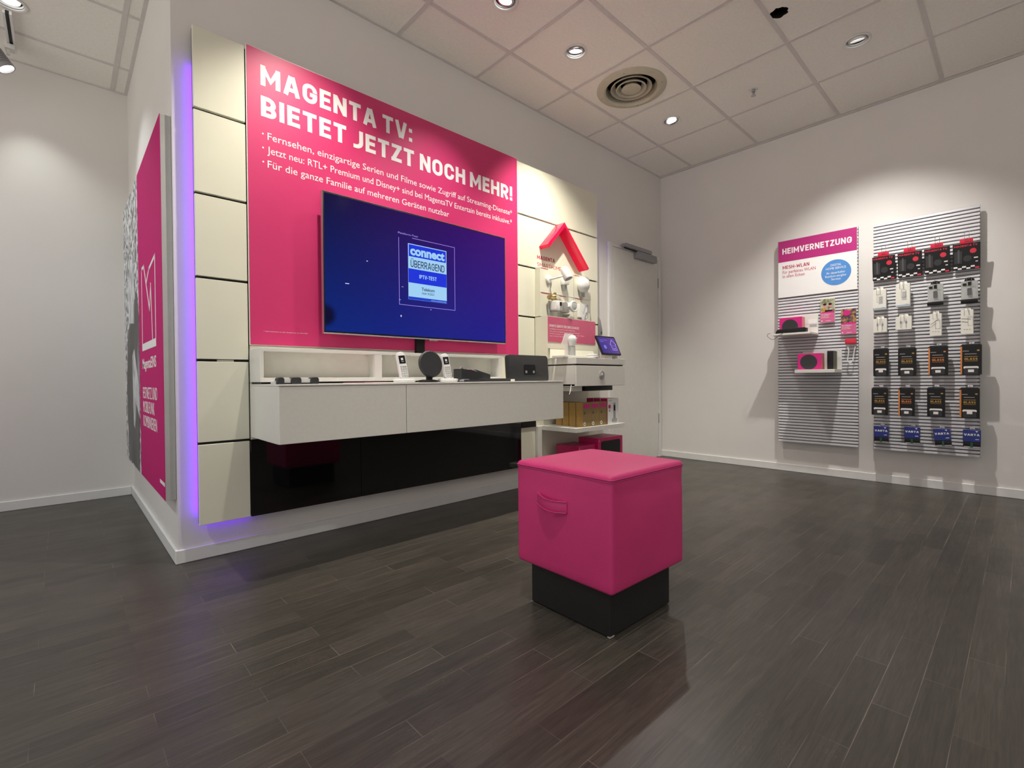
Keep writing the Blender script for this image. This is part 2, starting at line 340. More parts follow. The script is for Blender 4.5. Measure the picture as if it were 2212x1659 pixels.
# upright grotesque capitals drawn as strokes: skeletons in a box of height 1, width per letter
def _arc(cx, cz, rx, rz, a0, a1, n=12):
    return [(cx+rx*math.cos(math.radians(a0+(a1-a0)*i/n)), cz+rz*math.sin(math.radians(a0+(a1-a0)*i/n))) for i in range(n+1)]
def glyph(ch, w):
    h = w/2; t = 1-h; b = h
    def rr(x0, x1):
        r = min(0.30, (x1-x0)/2*0.98)      # rounded upright bowl, closed
        return _arc(x1-r, t-r, r, r, 0, 90, 6)+_arc(x0+r, t-r, r, r, 90, 180, 6)+_arc(x0+r, b+r, r, r, 180, 270, 6)+_arc(x1-r, b+r, r, r, 270, 360, 6)
    W = {'I': w, 'M': 0.86, 'W': 1.05, 'N': 0.70, 'O': 0.70, 'G': 0.70, 'C': 0.68, 'D': 0.68, 'U': 0.68, 'A': 0.76, 'V': 0.74, 'T': 0.64, 'Z': 0.62, 'E': 0.56, 'F': 0.54, 'L': 0.52, 'B': 0.64, 'R': 0.66, 'P': 0.62, 'S': 0.62, 'J': 0.52, 'H': 0.70, 'K': 0.68, '!': w, ':': w, '-': 0.36, ' ': 0.24}.get(ch, 0.6)
    x0, x1, m = h, W-h, W/2; P = []; q3 = min(0.30, (x1-x0)/2*0.98)
    if ch == 'I': P = [[(m, 0), (m, 1)]]
    elif ch == 'M': P = [[(x0, 0), (x0, 1)], [(x1, 0), (x1, 1)], [(x0*0.9, t+h*0.3), (m, 0.30), (W-x0*0.9, t+h*0.3)]]
    elif ch == 'N': P = [[(x0, 0), (x0, 1)], [(x1, 0), (x1, 1)], [(x0, 1-h*0.4), (x1, h*0.4)]]
    elif ch == 'H': P = [[(x0, 0), (x0, 1)], [(x1, 0), (x1, 1)], [(x0, 0.51), (x1, 0.51)]]
    elif ch == 'A': P = [[(h*0.95, 0), (m-h*0.35, 1)], [(W-h*0.95, 0), (m+h*0.35, 1)], [(x0+0.10, 0.30), (x1-0.10, 0.30)], [(m-h*0.9, t), (m+h*0.9, t)]]
    elif ch == 'V': P = [[(h*0.95, 1), (m-h*0.35, 0)], [(W-h*0.95, 1), (m+h*0.35, 0)], [(m-h*0.9, b), (m+h*0.9, b)]]
    elif ch == 'W': P = [[(h*0.9, 1), (W*0.27, 0.04)], [(W*0.27, 0.04), (m, 0.80)], [(m, 0.80), (W*0.73, 0.04)], [(W*0.73, 0.04), (W-h*0.9, 1)]]
    elif ch == 'E': P = [[(x0, 0), (x0, 1)], [(x0, t), (W, t)], [(x0, b), (W, b)], [(x0, 0.51), (W*0.92, 0.51)]]
    elif ch == 'F': P = [[(x0, 0), (x0, 1)], [(x0, t), (W, t)], [(x0, 0.5), (W*0.92, 0.5)]]
    elif ch == 'L': P = [[(x0, 0), (x0, 1)], [(x0, b), (W, b)]]
    elif ch == 'T': P = [[(0, t), (W, t)], [(m, 0), (m, t)]]
    elif ch == 'Z': P = [[(0.03, t), (W, t)], [(0, b), (W, b)], [(W-h*1.05, t), (h*1.05, b)]]
    elif ch == 'O': P = [rr(x0, x1)+[rr(x0, x1)[0]]]
    elif ch == 'D': P = [[(x0, 0), (x0, 1)], [(x0, t)]+_arc(x1-q3, t-q3, q3, q3, 90, 0, 6)+_arc(x1-q3, b+q3, q3, q3, 0, -90, 6)+[(x0, b)]]
    elif ch in 'CG':
        p = [(x1, t-q3-0.05)]+_arc(x1-q3, t-q3, q3, q3, 0, 90, 6)+_arc(x0+q3, t-q3, q3, q3, 90, 180, 6)+_arc(x0+q3, b+q3, q3, q3, 180, 270, 6)+_arc(x1-q3, b+q3, q3, q3, 270, 360, 6)
        P = [p+[(x1, b+q3+0.05)]] if ch == 'C' else [p+[(x1, 0.52)], [(m, 0.46), (W, 0.46)]]
    elif ch == 'U': P = [[(x0, 1)]+_arc(x0+q3, b+q3, q3, q3, 180, 270, 6)+_arc(x1-q3, b+q3, q3, q3, 270, 360, 6)+[(x1, 1)]]
    elif ch == 'J': P = [[(x1, 1)]+_arc(x1-0.27, b+0.27, 0.27, 0.27, 0, -90, 8)+[(0.0, b)]]
    elif ch in 'BPR':
        P = [[(x0, 0), (x0, 1)]]; r = 0.225; xe = x1-(0.02 if ch == 'B' else 0)
        P.append([(x0, t)]+_arc(xe-r, t-r, r, r, 90, -90, 10)+[(x0, t-2*r)])
        if ch == 'B': r2 = (t-2*r-b)/2; P.append([(x0, b+2*r2)]+_arc(x1-r2, b+r2, r2, r2, 90, -90, 10)+[(x0, b)])
        if ch == 'R': P.append([(m-0.02, t-2*r), (W-h*0.9, 0)])
    elif ch == 'K': P = [[(x0, 0), (x0, 1)], [(x0, 0.40), (W-h, 1)], [(W*0.42, 0.58), (W-h*0.9, 0)]]
    elif ch == 'S': r = (t-b)/4; rx = (x1-x0)/2; P = [_arc(m, t-r, rx, r, 25, 270, 16)+_arc(m, b+r, rx, r, 90, -155, 16)[1:]]
    elif ch == '!': P = [[(m, 0.30), (m, 1)], [(m, 0), (m, w*1.05)]]
    elif ch == ':': P = [[(m, 0.0), (m, w*1.05)], [(m, 0.55), (m, 0.55+w*1.05)]]
    elif ch == '-': P = [[(0, 0.42), (W, 0.42)]]
    return P, W
def add_caps(b, body, x, z, width, height, y=0.0, w=0.21, m=0, anchor='L', mx=None, th=0.0006, gap=0.13):
    items = []; cur = 0.0
    for c in body:
        P, W = glyph(c, w)
        if c == ' ': cur += W; continue
        items.append((P, cur)); cur += W+gap
    tot = cur-gap; sx = width/tot; off = x-(width/2 if anchor == 'C' else 0)
    for P, c0 in items:
        for si, pl in enumerate(P):
            ti = th+0.00018*si
            n = len(pl); L_, R_ = [], []; cl = n > 3 and (Vector(pl[0])-Vector(pl[-1])).length < 1e-6
            for i, p in enumerate(pl):
                p = Vector(p)
                if cl: d0 = (p-Vector(pl[i-1 if i else n-2])).normalized(); d1 = (Vector(pl[i+1 if i < n-1 else 1])-p).normalized()
                else:
                    d0 = (p-Vector(pl[i-1])).normalized() if i else None; d1 = (Vector(pl[i+1])-p).normalized() if i < n-1 else None
                    d0 = d0 if d0 is not None else d1; d1 = d1 if d1 is not None else d0
                n0 = Vector((-d0.y, d0.x)); n1 = Vector((-d1.y, d1.x)); q = n0+n1; q = q.normalized() if q.length > 1e-6 else n0
                k = w/2/max(0.7, q.dot(n0)); L_.append(p+q*k); R_.append(p-q*k)
            for i in range(n-1):
                q = [(off+(c0+v.x)*sx, z+v.y*height) for v in (R_[i], R_[i+1], L_[i+1], L_[i])]
                b.prism(q, y-ti, y-0.00005, m, mx)
    return b

def cr(pts, n=5):
    P = [Vector(p) for p in pts]; P = [P[0]*2-P[1]]+P+[P[-1]*2-P[-2]]; out = []
    for a, b, c, d in zip(P, P[1:], P[2:], P[3:]):
        for i in range(n):
            t = i/n; out.append(0.5*((2*b)+(c-a)*t+(2*a-5*b+4*c-d)*t*t+(3*b-a-3*c+d)*t**3))
    return [tuple(v) for v in out+[P[-2]]]
def tag(o, label, cat, group=None, kind=None):
    o['label'] = label; o['category'] = cat
    if group: o['group'] = group
    if kind: o['kind'] = kind
    return o
def thing(name, label, cat, loc=(0, 0, 0), rz=0.0, group=None):
    o = bpy.data.objects.new(name, None); o.empty_display_size = 0.05; COL.objects.link(o)
    o.location = loc; o.rotation_euler = (0, 0, rz); return tag(o, label, cat, group)
def structure(name, b, mats, parent=None, smooth=False):
    o = b.done(name, mats, parent, smooth)
    if parent is None: o['kind'] = 'structure'
    return o
def dup(root, loc=None, rot=None, label=None, group=None):
    r = root.copy(); COL.objects.link(r)
    if loc is not None: r.location = loc
    if rot is not None: r.rotation_euler = rot
    if label: r['label'] = label
    if group: r['group'] = group
    for ch in list(root.children):
        if ch.type == 'LIGHT': continue
        c = ch.copy(); COL.objects.link(c); c.parent = r
        for g in list(ch.children):
            d = g.copy(); COL.objects.link(d); d.parent = c
    return r
RW = -PI/2      # things on the right wall: local x = to the right as seen, local y = into the wall
def onright(x, y, z): return (x, y, z)

# ------------------------------------------------------------------ room shell
structure('floor', B().box(XL-0.1, XR+0.1, YR-0.1, YB+0.1, ZF-0.1, ZF), 'floor')

def holed_plane(outer, holes, z):
    c = bpy.data.curves.new('pl', 'CURVE'); c.dimensions = '2D'; c.fill_mode = 'BOTH'
    for loop in [outer]+holes:
        s = c.splines.new('POLY'); s.points.add(len(loop)-1); s.use_cyclic_u = True
        for p, q in zip(s.points, loop): p.co = (q[0], q[1], 0, 1)
    o = bpy.data.objects.new('pl', c); COL.objects.link(o); dg = bpy.context.evaluated_depsgraph_get(); dg.update()
    me = bpy.data.meshes.new_from_object(o.evaluated_get(dg)); bpy.data.objects.remove(o); bpy.data.curves.remove(c)
    t = bmesh.new(); t.from_mesh(me); bpy.data.meshes.remove(me)
    bmesh.ops.translate(t, vec=(0, 0, z), verts=t.verts); return t
def circ(cx, cy, r, n=36, jag=0.0):
    return [(cx+(r+random.uniform(-jag, jag))*math.cos(2*PI*i/n), cy+(r+random.uniform(-jag, jag))*math.sin(2*PI*i/n)) for i in range(n)]
VENT = (2.718, -0.68); HOLE = (2.726, -1.682)
E_LAMP = (-0.57, 1.227)
lamp_xy = [l[0] for l in LAMPS]
holes = [circ(VENT[0], VENT[1], 0.185), circ(HOLE[0], HOLE[1], 0.047, 26, 0.006)] + [circ(x, y, 0.058) for x, y in lamp_xy+[E_LAMP]]
bc = B(); t = holed_plane([(XL-0.1, YR-0.1), (XR+0.1, YR-0.1), (XR+0.1, YB+0.1), (XL-0.1, YB+0.1)], holes, HC)
for f in t.faces:
    if f.normal.z > 0: f.normal_flip()
bc._add(t, 0)
bc.box(XL-0.1, XR+0.1, YR-0.1, YB+0.1, HC+0.14, HC+0.2, m=1)
structure('ceiling', bc, ['ceil', 'cavity'])
# suspended grid
bt = B(); k = -9
xs = [TX+TP*i for i in range(-9, 5)]; ys = [TY-TQ*i for i in range(-4, 10)]
for x in xs:
    if XL < x < XR: bt.box(x-0.012, x+0.012, YR, YB, HC-0.004, HC+0.001)
for y in ys:
    if YR < y < YB: bt.box(XL, XR, y-0.012, y+0.012, HC-0.0035, HC+0.001)
structure('trim_1', bt, 'tbar')
bt = B().box(XR-0.02, XR, YR, -0.001, HC-0.006, HC+0.001).box(0, XR-0.02, -0.02, 0, HC-0.006, HC+0.001).box(-0.02, 0, 0, YB, HC-0.006, HC+0.001).box(XL, -0.02, YB-0.02, YB, HC-0.006, HC+0.001)
structure('trim_2', bt, 'tbar')

structure('wall_back', B().box(0, XR+0.1, 0, 0.1, ZF, HC), 'wall')
structure('wall_left', B().box(0, 0.1, 0.1, YB, ZF, HC), 'wall')
structure('wall_alcove', B().box(XL, 0.1, YB, YB+0.1, ZF, HC), 'wall')
structure('wall_right', B().box(XR, XR+0.1, YR, 0, ZF, HC), 'wall')
structure('wall_rear', B().box(1.2, XR+0.1, YR-0.1, YR, ZF, HC), 'wall')
bh, bt_ = 0.064, 0.014
def board(name, x0, x1, y0, y1): structure(name, B().box(x0, x1, y0, y1, ZF, ZF+bh, bev=0.003, seg=1), 'trimw')
board('baseboard_back', -bt_, 3.35, -bt_, 0); board('baseboard_left', -bt_, 0, 0, YB); board('baseboard_alcove', XL, -bt_, YB-bt_, YB); board('baseboard_right', XR-bt_, XR, YR, -0.0)
board('baseboard_corner', 4.245, XR-bt_, -bt_, 0)

# door in the back wall
dr = structure('door_1', B().box(3.44, 4.24, -0.012, 0.0, ZF+0.004, 2.105, bev=0.002, seg=1), 'doorw')
for z in (1.86, 0.43):
    structure('hinge', B().tube([(4.243, -0.014, z-0.05), (4.243, -0.014, z+0.05)], 0.006), 'greyp', dr)
structure('trim_3', B().box(3.352, 3.40, -0.022, 0, ZF, 2.135, bev=0.003, seg=1).box(3.40, 3.437, -0.013, 0, ZF, 2.12, bev=0.002, seg=1).box(3.3995, 4.2475, -0.015, -0.0005, 2.108, 2.133, bev=0.002, seg=1).box(4.247, 4.29, -0.016, 0, ZF+bh, 2.134, bev=0.002, seg=1), 'trimw')
t = thing('door_closer', 'grey door closer fixed across the top of the white door', 'door closer', (3.84, -0.02, 2.08))
B().box(-0.055, 0.30, -0.045, 0.008, -0.035, 0.035, bev=0.004).done('closer_body', 'greyp', t)
B().rrect(-0.29, 0.19, 0.036, 0.070, 0.012, -0.052, -0.012).done('slide_rail', 'greyp', t)
B().box(-0.27, -0.03, -0.03, -0.02, 0.026, 0.037).done('closer_arm', 'black', t)
t = thing('wall_bracket', 'slim dark grey tapered bracket between the display wall edge and the door frame', 'bracket', (3.16, -0.022, 1.25))
B().prism([(-0.02, 0.0), (0.045, 0.0), (0.045, 0.045), (0.02, 0.13), (-0.005, 0.16), (-0.02, 0.16)], -0.03, 0.0, bev=0.004).done('tapered_cover', 'greyp', t)
B().disc(0.025, 0.022, 0.007, 0.007, -0.032, -0.030).done('lock_dot', 'black', t)
B().box(-0.015, 0.03, 0.0, 0.022, 0.02, 0.12).done('wall_plate', 'greyp', t)

# ------------------------------------------------------------------ ceiling fittings
def spot(name, loc, aim, watts, deg, blend, col, parent=None):
    d = bpy.data.lights.new(name, 'SPOT'); d.energy = watts; d.spot_size = math.radians(deg); d.spot_blend = blend; d.color = col; d.shadow_soft_size = 0.022
    o = bpy.data.objects.new(name, d); COL.objects.link(o)
    dv = Vector(aim)-Vector(loc); o.rotation_euler = dv.to_track_quat('-Z', 'Y').to_euler()
    if parent is not None:
        o.parent = parent; o.location = Vector(loc)-parent.location
    else: o.location = loc
    return o
lamp_label = {
 1: 'bright downlight cut off by the top edge, above the television wall',
 2: 'glowing downlight in the tile left of the round air vent',
 3: 'small bright downlight in the tile right of the air vent',
 4: 'dimmer tilted downlight near the right wall, right of the sprinkler'}
for i, (xy, aim, wt, deg, bl, colr) in enumerate(LAMPS):
    lab = lamp_label.get(i, 'unseen recessed downlight beyond the edge of the picture')
    t = thing('downlight', lab, 'ceiling light', (xy[0], xy[1], HC), 0, 'recessed downlights in the tile ceiling')
    B().lathe([(0.057, 0.012), (0.058, -0.001), (0.074, -0.001), (0.075, -0.005), (0.070, -0.008), (0.060, -0.006), (0.054, 0.012)]).done('trim_ring', 'ring', t)
    dv = (Vector(aim)-Vector((xy[0], xy[1], HC))).normalized(); tilt = Vector((0, 0, -1)).rotation_difference(dv)
    e = tilt.to_euler(); ax = tilt.axis; an = min(tilt.angle, 0.5); R = Matrix.Rotation(an, 4, ax) @ Matrix.Translation((0, 0, 0.012))
    B().lathe([(0.038, -0.012), (0.046, -0.014), (0.051, -0.008), (0.051, 0.03), (0.030, 0.06)], mx=R).done('gimbal', 'mirror' if i in (2, 3, 1) else 'ring', t)
    B().lathe([(0.0, -0.004), (0.025, -0.005), (0.043, -0.001), (0.043, 0.004), (0, 0.006)], mx=R).done('lens', 'lensdim' if i == 4 else 'lens', t)
    B().lathe([(0.057, 0.0), (0.060, 0.13), (0, 0.13)]).done('housing', 'cavity', t)
    off = dv*0.035
    spot('lamp_light', (xy[0]+off.x, xy[1]+off.y, HC+off.z), aim, wt, deg, bl, colr, t)
# lamp and track in the alcove
t = thing('downlight', 'white ringed downlight at the top left corner above the track rail', 'ceiling light', (E_LAMP[0], E_LAMP[1], HC), 0, 'recessed downlights in the tile ceiling')
B().lathe([(0.057, 0.012), (0.058, -0.001), (0.074, -0.001), (0.075, -0.005), (0.070, -0.008), (0.060, -0.006), (0.054, 0.012)]).done('trim_ring', 'ring', t)
B().lathe([(0.0, 0.004), (0.025, 0.003), (0.043, 0.007), (0.05, 0.03), (0.03, 0.05)]).done('lens', 'lensdim', t)
B().lathe([(0.057, 0.0), (0.060, 0.13), (0, 0.13)]).done('housing', 'cavity', t)
t = thing('track_rail', 'white lighting track with a black slot on the alcove ceiling', 'lighting track', (-0.585, 1.30, HC))
B().box(-0.019, -0.008, 0, 0.44, -0.032, 0.0).box(0.008, 0.019, 0, 0.44, -0.032, 0).box(-0.008, 0.008, 0, 0.44, -0.012, 0).done('rail', 'ring', t)
B().box(-0.0078, 0.0078, 0.002, 0.438, -0.03, -0.0125).done('contact_slot', 'black', t)
t = thing('track_spotlight', 'grey ribbed spotlight hanging from the track rail at left', 'spotlight', (-0.60, 1.66, HC-0.034))
B().box(-0.015, 0.03, -0.03, 0.03, -0.03, 0, bev=0.003).tube([(0.0, 0, -0.03), (0.0, 0, -0.06)], 0.008).done('adapter', 'ring', t)
A0 = Vector((-0.06, 0.0, -0.075)); dv = Vector((0.52, -0.12, -0.84)).normalized(); Q = Matrix.Translation(A0) @ Vector((0, 0, 1)).rotation_difference(dv).to_matrix().to_4x4()
pf = [(0, -0.02), (0.038, -0.02)]
for k in range(7): pf += [(0.044, -0.012+k*0.012), (0.044, -0.006+k*0.012), (0.039, -0.005+k*0.012), (0.039, -0.001+k*0.012)]
pf += [(0.045, 0.078), (0.045, 0.10), (0.040, 0.10), (0.036, 0.088)]
B().lathe(pf, mx=Q).done('ribbed_body', 'greyp', t)
B().lathe([(0.0, 0.092), (0.036, 0.090), (0.036, 0.085), (0, 0.085)], mx=Q).done('lens', 'lens', t)
ls = A0+Vector(t.location)+dv*0.11
spot('track_light', ls, (-0.12, 1.91, 0.35), 9, 80, 1.0, (0.95, 1.0, 0.93))
spot('alcove_light', (E_LAMP[0], E_LAMP[1], HC-0.02), (-0.05, 0.75, 0.3), 14, 80, 0.5, COOL)

t = thing('air_vent', 'round cream ceiling air vent with concentric rings', 'air vent', (VENT[0], VENT[1], HC))
B().lathe([(0.183, 0.06), (0.184, 0.0), (0.25, 0.001), (0.251, -0.004), (0.235, -0.014), (0.200, -0.020), (0.186, -0.010), (0.176, 0.045)], seg=64).done('outer_flange', 'vent', t)
for r0, r1, z in ((0.150, 0.118, 0.0), (0.110, 0.078, -0.004)):
    B().lathe([(r0-0.002, 0.004+z), (r0, z), (r0-0.006, z-0.006), (r1, z+0.030), (r1-0.003, z+0.031), (r0-0.010, z+0.002)], seg=56).done('cone_ring', 'vent', t)
B().lathe([(0.0, -0.012), (0.045, -0.012), (0.070, -0.006), (0.050, 0.022), (0.02, 0.05), (0, 0.05)], seg=48).done('center_cone', 'vent', t)
B().lathe([(0.184, 0.0), (0.184, 0.135), (0, 0.135)], seg=48).done('duct', 'cavity', t)
for a in (20, 110, 200, 290): B().lathe([(0, -0.0165), (0.005, -0.0155), (0.006, -0.010)], seg=10, mx=Matrix.Translation((0.222*math.cos(math.radians(a)), 0.222*math.sin(math.radians(a)), -0.0015))).done('screw', 'greyp', t)
t = tag(B().lathe([(0.048, 0.004), (0.06, 0.03), (0.06, 0.13), (0, 0.13)]).done('ceiling_hole', 'cavity'), 'ragged black hole cut through a ceiling tile near the top right', 'hole')
t.location = (HOLE[0], HOLE[1], HC)
t = thing('sprinkler', 'small dark fire sprinkler head hanging from the tile ceiling', 'sprinkler', (3.391, -1.294, HC))
B().lathe([(0.034, 0.0), (0.034, -0.003), (0.012, -0.008), (0.010, 0.0)]).done('rosette', 'ring', t)
B().lathe([(0, 0), (0.009, -0.002), (0.009, -0.018), (0.012, -0.02), (0.012, -0.026), (0, -0.026)], seg=16).tube([(0.011, 0, -0.024), (0.013, 0, -0.04), (0.004, 0, -0.052)], 0.0025).tube([(-0.011, 0, -0.024), (-0.013, 0, -0.04), (-0.004, 0, -0.052)], 0.0025).done('head', 'greyp', t)
B().lathe([(0, -0.052), (0.016, -0.053), (0.018, -0.055), (0, -0.057)], seg=20).done('deflector', 'silver', t)

# ------------------------------------------------------------------ display wall
DY = -0.07
t = thing('display_wall', 'cream panelled display wall lit violet behind its left edge', 'display wall', (0, 0, 0))
B().box(0.074, 3.110, -0.050, -0.030, 0.195, 2.493).done('backing_board', 'blackm', t)
B().box(0.13, 0.16, -0.03, 0.0, 0.4, 2.3).box(3.0, 3.03, -0.03, 0, 0.4, 2.3).box(1.5, 1.53, -0.03, 0, 0.4, 2.3).done('wall_batten', 'white', t)
zs = [0.192, 0.571, 0.958, 1.343, 1.730, 2.117, 2.495]; g = 0.006
def panel(x0, x1, z0, z1): B().box(x0, x1, DY, -0.0505, z0, z1, bev=0.0015, seg=1).done('panel', 'cream', t)
panel(0.2925, 2.1215, 0.571, 1.0345)
for a, c in zip(zs, zs[1:]): panel(0.072, 0.286, a+g*(a > 0.2), c-g*(c < 2.4))
zr = [0.192, 0.560, 0.952, 1.335, 1.717, 2.105, 2.495]
for i, (a, c) in enumerate(zip(zr, zr[1:])):
    a2, c2 = a+g*(a > 0.2), c-g*(c < 2.4)
    if i >= 3: panel(2.128, 3.112, a2, c2)
    else: panel(2.128+0.018*(i < 2), 2.301, a2, c2); panel(2.307, 3.112, a2, c2)
B().box(0.076, 0.086, -0.029, -0.020, 0.235, 2.34).box(0.092, 0.30, -0.029, -0.020, 0.20, 0.208).done('led_strip', 'led', t)
B().box(3.095, 3.105, -0.029, -0.022, 1.9, 2.45).done('led_strip', 'led', t)
B().box(0.155, 0.225, -0.055, -0.050, 0.953, 0.962).done('clip_bar', 'white', t)

t = thing('magenta_poster', 'large magenta television poster with white headline filling the display wall', 'poster', (1.207, -0.07, 1.036))
ox, oz = 1.207, 1.036
B().box(0.290-ox, 2.124-ox, -0.004, 0.0, 0.0, 2.507-oz).done('edge_border', 'ivory', t)
B().box(0.2945-ox, 2.1195-ox, -0.006, -0.0041, 0.0035, 2.5035-oz).done('print_sheet', 'pink', t)
b = B()
def pt(body, x0, x1, zb, h, wgt): add_text(b, body, x0-ox, zb-oz, x1-x0, h, y=-0.0061, weight=wgt)
add_caps(b, 'MAGENTA TV:', 0.356-ox, 2.331-oz, 0.864, 0.101, y=-0.0061); b.done('headline', 'letter', t)
b = B(); add_caps(b, 'BIETET JETZT NOCH MEHR!', 0.356-ox, 2.178-oz, 1.712, 0.102, y=-0.0061); b.done('headline', 'letter', t)
for body, x0, x1, zb in (('Fernsehen, einzigartige Serien und Filme sowie Zugriff auf Streaming-Dienste*', 0.385, 2.066, 2.069), ('Jetzt neu: RTL+ Premium und Disney+ sind bei MagentaTV Entertain bereits inklusive.*', 0.383, 2.063, 2.000), ('Für die ganze Familie auf mehreren Geräten nutzbar', 0.384, 1.494, 1.930)):
    b = B(); b.box(0.360-ox, 0.367-ox, -0.0067, -0.0061, zb+0.019-oz, zb+0.0265-oz); b.done('bullet_dot', 'letter', t); b = B(); pt(body, x0, x1, zb, 0.0355, 0.0); b.done('bullet_text', 'letter', t)
b = B(); pt('* Informationen zu den Angeboten im Geschäft', 0.354, 0.57, 1.106, 0.004, 0.0); b.done('footnote', 'letter', t)

# ------------------------------------------------------------------ television
t = thing('television', 'wide flat television showing a blue test award on the magenta poster', 'television', (1.275, -0.15, 1.11))
tx, tz = 1.275, 1.11
B().box(0.627-tx, 1.923-tx, 0.0, 0.022, 1.112-tz, 1.858-tz, bev=0.003).box(0.85-tx, 1.70-tx, 0.022, 0.05, 1.18-tz, 1.62-tz, bev=0.006).done('housing', 'black', t)
B().box(0.626-tx, 1.924-tx, -0.001, 0.0225, 1.108-tz, 1.1135-tz, bev=0.001, seg=1).box(0.6255-tx, 0.6275-tx, -0.001, 0.022, 1.11-tz, 1.859-tz).box(1.9225-tx, 1.9245-tx, -0.001, 0.022, 1.11-tz, 1.859-tz).box(0.6255-tx, 1.9245-tx, -0.001, 0.022, 1.8575-tz, 1.8595-tz).done('metal_frame', 'silver', t)
B().box(1.285-tx, 1.345-tx, 0.0, 0.018, 1.1005-tz, 1.109-tz, bev=0.002).done('sensor_tab', 'silver', t)
sb = B().box(0.635, 1.915, -0.0025, 0.0005, 1.122, 1.851); scr = sb.done('screen', M['tv'], t); scr.location = (-tx, 0, -tz)
fr = B()
for x0, x1, z0, z1 in ((1.073, 1.0755, 1.304, 1.700), (1.4775, 1.480, 1.304, 1.712), (1.073, 1.480, 1.304, 1.3065), (1.165, 1.480, 1.7095, 1.712)): fr.box(x0, x1, -0.0032, -0.0026, z0, z1)
add_text(fr, 'Plattform-Test', 1.070, 1.722, 0.135, 0.010, y=-0.0026)
fr.done('outline', 'scr_line', scr)
c = B().box(1.136, 1.4145, -0.0031, -0.0026, 1.342, 1.676, m=1).box(1.141, 1.4095, -0.0036, -0.0032, 1.600, 1.671, m=0).box(1.137, 1.4135, -0.0036, -0.0032, 1.443, 1.527, m=0).box(1.1365, 1.414, -0.0036, -0.0032, 1.3425, 1.359, m=2)
add_text(c, 'connect', 1.275, 1.612, 0.250, 0.050, y=-0.0037, weight=0.045, m=1, anchor='C')
add_caps(c, 'UBERRAGEND', 1.275, 1.537, 0.245, 0.043, y=-0.0032, w=0.13, m=3, anchor='C'); c.box(1.157, 1.162, -0.0038, -0.0032, 1.584, 1.589, m=3).box(1.166, 1.171, -0.0038, -0.0032, 1.584, 1.589, m=3)
add_caps(c, 'IPTV-TEST', 1.275, 1.475, 0.125, 0.023, y=-0.0037, w=0.18, m=1, anchor='C')
add_text(c, 'Telekom', 1.275, 1.403, 0.093, 0.019, y=-0.0032, m=3, anchor='C', weight=0.012)
add_text(c, 'Heft 9/2021', 1.275, 1.381, 0.091, 0.013, y=-0.0032, m=3, anchor='C', shear=0.25)
add_text(c, 'www.connect.de', 1.352, 1.3465, 0.113, 0.007, y=-0.0037, m=1, anchor='C')
c.done('award_card', ['scr_blue', 'scr_white', 'scr_deep', 'scr_ink'], scr)
for x, z, wd, h in ((1.083, 1.231, 0.003, 0.012), (1.080, 1.2355, 0.009, 0.0025), (0.745, 1.384, 0.022, 0.003), (0.870, 1.525, 0.008, 0.003), (1.09, 1.41, 0.012, 0.0012), (1.072, 1.332, 0.012, 0.0012), (1.29, 1.291, 0.008, 0.002)): B().box(x, x+wd, -0.0032, -0.0026, z, z+h).done('light_speck', 'scr_star', scr)
B().box(1.222-tx, 1.282-tx, 0.052, 0.074, 1.016-tz, 1.30-tz).done('mount_post', 'black', t)

# ------------------------------------------------------------------ black gloss panels below
for x0, x1, lab in ((0.289, 0.861, 'shorter black gloss panel under the left half of the floating cabinet'), (0.864, 2.143, 'longer black gloss panel under the right half of the floating cabinet')):
    t = tag(B().box(x0, x1, -0.074, -0.051, 0.192, 0.565, bev=0.001, seg=1).done('gloss_panel', 'glassb'), lab, 'panel', 'black gloss panels')
t = tag(B().box(2.1465, 2.30, -0.078, -0.071, 0.487, 0.562).done('black_strip', 'black'), 'black strip at the right end under the floating cabinet', 'cover')  # flat black strip set on the panel below the cabinet end

# ------------------------------------------------------------------ floating cabinet
t = thing('wall_cabinet', 'long floating light grey cabinet with two drawer fronts below the television', 'cabinet', (0.289, -0.075, 0.585))
cx, cz = 0.289, 0.585
W_ = 1.841; D_ = -0.431
B().box(0.0, W_, D_+0.016, 0.0, 0.0, 0.250, bev=0.001, seg=1).done('body', 'white', t)
B().box(0.0005, 0.6145, D_, D_+0.0155, 0.001, 0.2475, bev=0.001, seg=1).done('drawer_front', 'greyf', t)
B().box(0.6185, W_-0.0005, D_, D_+0.0155, 0.001, 0.2475, bev=0.001, seg=1).done('drawer_front', 'greyf', t)
B().box(-0.001, W_+0.001, D_-0.001, 0.0, 0.2505, 0.2585, bev=0.001, seg=1).done('top', 'white', t)
CT = 0.8437      # cabinet top level

# riser box
t = thing('riser_box', 'low white open fronted shelf box along the back of the cabinet', 'shelf box', (0.289, -0.075, CT))
y0, y1 = -0.165, -0.0; top = 1.015-CT; bo = 0.010
B().box(0.01, 1.505, y0+0.02, y1, 0, bo).done('plinth_strip', 'black', t)
b = B().box(0, 1.515, y0, y1, top-0.016, top, bev=0.001, seg=1).box(0, 1.515, y0, y1, bo, 0.030, bev=0.001, seg=1)
for x0, x1 in ((0.0, 0.017), (0.581, 0.622), (1.487, 1.515)): b.box(x0, x1, y0+0.0005, y1, 0.029, top-0.015)
b.done('frame', 'white', t)
B().box(0.016, 1.49, y0+0.075, y0+0.082, 0.029, top-0.015).done('back_panel', 'ivory', t)

